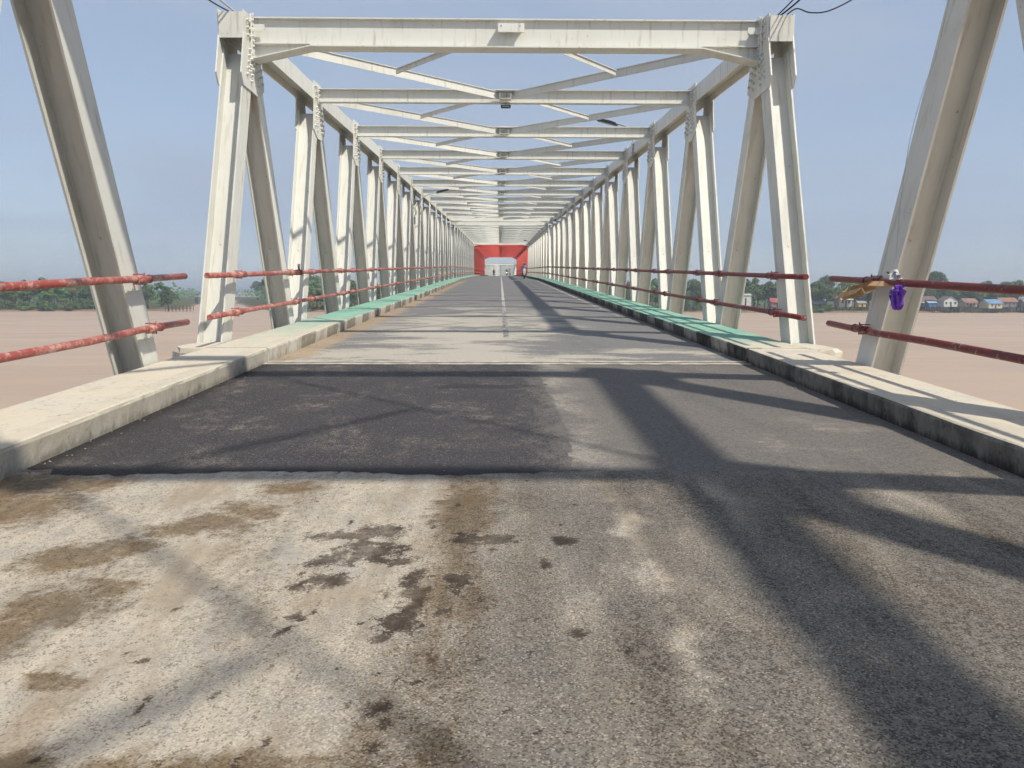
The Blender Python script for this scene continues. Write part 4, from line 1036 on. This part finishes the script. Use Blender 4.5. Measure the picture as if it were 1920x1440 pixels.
# ------------------------------------------------------------------ stilt houses on the right bank
M_POST = plain('dark_stilts', (.06, .05, .045), .9)
def wallm(c): 
    n = NT('board_wall', .8, .2); x, y, z = n.sep(n.obj())
    k = n.ss(n.ma('FRACT', n.ma('MULTIPLY', z, 4)), .0, .12, .75, 1); w = n.ma('MULTIPLY', k, n.ss(n.noise(.9, 4), .3, .7, .8, 1.05))
    return n.col(n.mix(1, c, n.comb(w, w, w), 'MULTIPLY'))
def roofm(c):
    n = NT('sheet_roof', .55, .3); x, y, z = n.sep(n.obj())
    w = n.ss(n.noise(.8, 5, .7), .3, .7, .6, 1.1)
    return n.col(n.mix(1, c, n.comb(w, w, w), 'MULTIPLY'))
M_PANE = plain('dark_window', (.03, .035, .04), .2); M_FRAME = plain('window_frame', (.5, .48, .44), .6)
def house(label, X, Y, w, d, h, rise, wall, roof, gable, rz=0, awning=None, stilt=2.2, wins=2):
    z0 = ground_z(X, Y)
    t = thing('stilt_house', label, 'house', T((X, Y, z0)) @ RZ(rz), 'stilt houses along the right far bank')
    link('wall', MB().box(-w/2, w/2, -d/2, d/2, stilt, stilt+h).mesh('wall', wallm(wall)), t)
    rm = roofm(roof); e = .5; b = MB(); zt = stilt+h
    if gable == 'front':                          # ridge runs away from the river: gable faces the water
        for s_ in (-1, 1): b.prism([(s_*(w/2+e), zt-.25), (s_*(w/2+e), zt-.15), (0, zt+rise+.1), (0, zt+rise)], -d/2-e, d/2+e, 'y')
        link('gable', MB().prism([(-w/2, zt), (w/2, zt), (0, zt+rise-.05)], -d/2, d/2, 'y').mesh('gable', wallm(wall)), t)
    else:
        for s_ in (-1, 1): b.prism([(s_*(d/2+e), zt-.25), (s_*(d/2+e), zt-.15), (0, zt+rise+.1), (0, zt+rise)], -w/2-e, w/2+e, 'x')
        link('gable', MB().prism([(-d/2, zt), (d/2, zt), (0, zt+rise-.05)], -w/2, w/2, 'x').mesh('gable', wallm(wall)), t)
    link('roof', b.mesh('roof', rm), t)
    for i in range(wins):
        x = -w/2+w*(i+.5)/wins; ww = min(.55, w/wins*.3)
        f = link('window', MB().box(x-ww, x+ww, -d/2-.06, -d/2-.01, stilt+h*.38, stilt+h*.78).mesh('window', M_FRAME), t)
        link('pane', MB().box(x-ww+.1, x+ww-.1, -d/2-.08, -d/2-.062, stilt+h*.38+.1, stilt+h*.78-.1).mesh('pane', M_PANE), f)
    link('door', MB().box(w*.02-.4, w*.02+.4, -d/2-.05, -d/2-.008, stilt+.05, stilt+h*.72).mesh('door', M_POST), t)
    link('deck', MB().box(-w/2-.4, w/2+.4, -d/2-1.6, d/2, stilt-.2, stilt-.01).mesh('deck', M_POST), t)
    pm = MB().box(-.10, .10, -.10, .10, -3, stilt-.2).mesh('stilt', M_POST)
    k = max(3, int(w/1.5))
    for i in range(k+1):
        for yy in (-d/2-1.4, 0, d/2-.2): link('stilt', pm, t, T((-w/2+w*i/k, yy, 0)))
    if awning:
        link('awning', MB().prism([(-d/2, stilt+h-.35), (-d/2, stilt+h-.25), (-d/2-2.0, stilt+h-.8), (-d/2-2.0, stilt+h-.9)], -w/2, w/2, 'x').mesh('awning', roofm(awning)), t)
    return t
S = SHORE+7
CR, WH, GY_, BR = (.60, .55, .42), (.66, .66, .63), (.26, .25, .23), (.16, .11, .08)
HS = [('tall plain white boarded building between the right truss posts', 131.5, S+2, 6.2, 7, 6.0, .6, WH, (.45, .45, .44), 'side', 0, None, 2.2, 0),
      ('small dark house with a red roof just left of the first right post', 149.5, S+4, 6, 6, 2.8, 2.0, (.35, .20, .17), (.40, .11, .10), 'side', 0, None, 2.0, 2),
      ('weathered grey house with a pale blue sheet roof beside palms', 173.5, S+6, 8, 6, 2.6, 1.8, GY_, (.34, .42, .48), 'side', 0, (.4, .4, .38), 2.0, 2),
      ('house with a red roof and white upper wall left of the cardboard', 187, S+5, 7, 7, 4.6, 1.7, (.55, .50, .45), (.46, .12, .09), 'front', 0, (.62, .62, .60), 2.0, 2),
      ('small yellow walled hut beside the red roofed house', 194, S-1, 4, 4, 2.2, .9, (.62, .45, .10), (.35, .33, .30), 'side', 0, None, 2.0, 1),
      ('brown house with a rusty roof partly behind the right end post', 225.5, S+4, 7, 7, 3.0, 1.9, BR, (.22, .15, .12), 'side', 0, (.45, .43, .38), 2.2, 2),
      ('bright blue walled shed below the rusty roofs', 231.5, S-2, 4.2, 4, 2.3, .7, (.08, .20, .42), (.33, .44, .55), 'side', 0, None, 2.0, 1),
      ('long house with a rust brown roof behind the blue shed', 233, S+7, 9, 7, 3.6, 1.9, (.20, .17, .15), (.20, .13, .115), 'side', 0, None, 2.2, 2),
      ('white gabled house with three small windows', 241.5, S, 7.4, 7, 3.4, 2.2, WH, (.20, .15, .14), 'front', 0, None, 2.2, 3),
      ('cream house with a faded pink roof right of the white gabled house', 255, S+4, 7, 6, 2.8, 1.7, (.52, .44, .34), (.32, .19, .15), 'side', 0, (.28, .17, .14), 2.2, 2),
      ('cream house under a bright blue metal roof', 266, S+1, 8.2, 7, 2.8, 2.0, CR, (.17, .31, .46), 'side', R(8), None, 2.2, 2),
      ('grey house under an orange tiled roof', 276.5, S+5, 9, 7, 3.0, 2.0, GY_, (.36, .17, .115), 'side', 0, None, 2.2, 2),
      ('grey house with a pale awning near the right picture edge', 286.5, S+1, 8, 6, 2.6, 1.5, (.30, .28, .27), (.25, .22, .21), 'side', 0, (.60, .60, .58), 2.2, 2),
      ('brown house farthest right on the bank', 297, S+3, 8, 6, 2.8, 1.8, BR, (.24, .15, .12), 'side', 0, None, 2.2, 2)]
for a in HS: house(*a)
# small white truss bridge over the creek and the jetty on the left bank
t = thing('creek_bridge', 'small white truss footbridge over the creek on the left', 'bridge', T((-246, 716, -1.2)) @ RZ(R(4)) @ Matrix.Diagonal((1, 1, .75, 1)))
Mw = plain('hazed_white_paint', (.55, .55, .54), .5)  # white paint toned down, distance haze put into the colour
for yy in (-1.6, 1.6):
    b = MB(); b.bar((-27, yy, 0), (27, yy, 0), .45, .6); b.bar((-22, yy, 4.6), (22, yy, 4.6), .4, .45); link('chord', b.mesh('chord', Mw), t)
    for i in range(9):
        x = -22+i*5.5
        if i < 9: link('web_member', MB().bar((x, yy, 4.6), (x+2.75, yy, 0), .3, .36).mesh('web_member', Mw), t)
        link('web_member', MB().bar((x, yy, 4.6), (x-2.75, yy, 0), .3, .36).mesh('web_member', Mw), t)
link('deck', MB().box(-48, 90, -1.4, 1.4, -.9, -.35).mesh('deck', plain('bridge_deck', (.20, .19, .18), .8)), t)
for x in (-27, 27, 48, 66, 84): link('pier', MB().box(x-.8, x+.8, -1.6, 1.6, -11, -.92).mesh('pier', M_POST), t)
b = MB(); 
for x in range(28, 90, 4): b.box(x-.12, x+.12, -1.5, -1.3, -.3, 1.0)
b.box(27.5, 90, -1.48, -1.32, .8, 1.0); link('parapet', b.mesh('parapet', Mw), t)
t = thing('wooden_jetty', 'rickety wooden jetty of thin poles on the left bank by the creek', 'jetty', T((-170, SHORE+4, WATER_Z)))
link('platform', MB().box(-7, 7, -2, 2, 1.6, 1.75).mesh('platform', M_POST), t)
pm = MB().box(-.09, .09, -.09, .09, -2.4, 3.2).mesh('pole', M_POST)
for i in range(8):
    for yy in (-1.8, 1.8): link('pole', pm, t, T((-6.6+i*1.9, yy, 0)) @ Matrix.Rotation(R(random.uniform(-4, 4)), 4, 'Y'))

# ------------------------------------------------------------------ hazy air
n = NT('hazy_air'); nt = n.t; nt.nodes.remove(n.b)
pv = nt.nodes.new('ShaderNodeVolumePrincipled'); pv.inputs['Color'].default_value = (.80, .88, 1, 1); pv.inputs['Density'].default_value = .00045; pv.inputs['Anisotropy'].default_value = .25
out = [q for q in nt.nodes if q.type == 'OUTPUT_MATERIAL'][0]; nt.links.new(pv.outputs[0], out.inputs['Volume'])
o = struct('haze', MB().box(-5100, 5100, -420, 6100, -12, 32).mesh('haze', n.m), None, 'stuff'); o['label'] = 'thin pale haze in the air over the river'
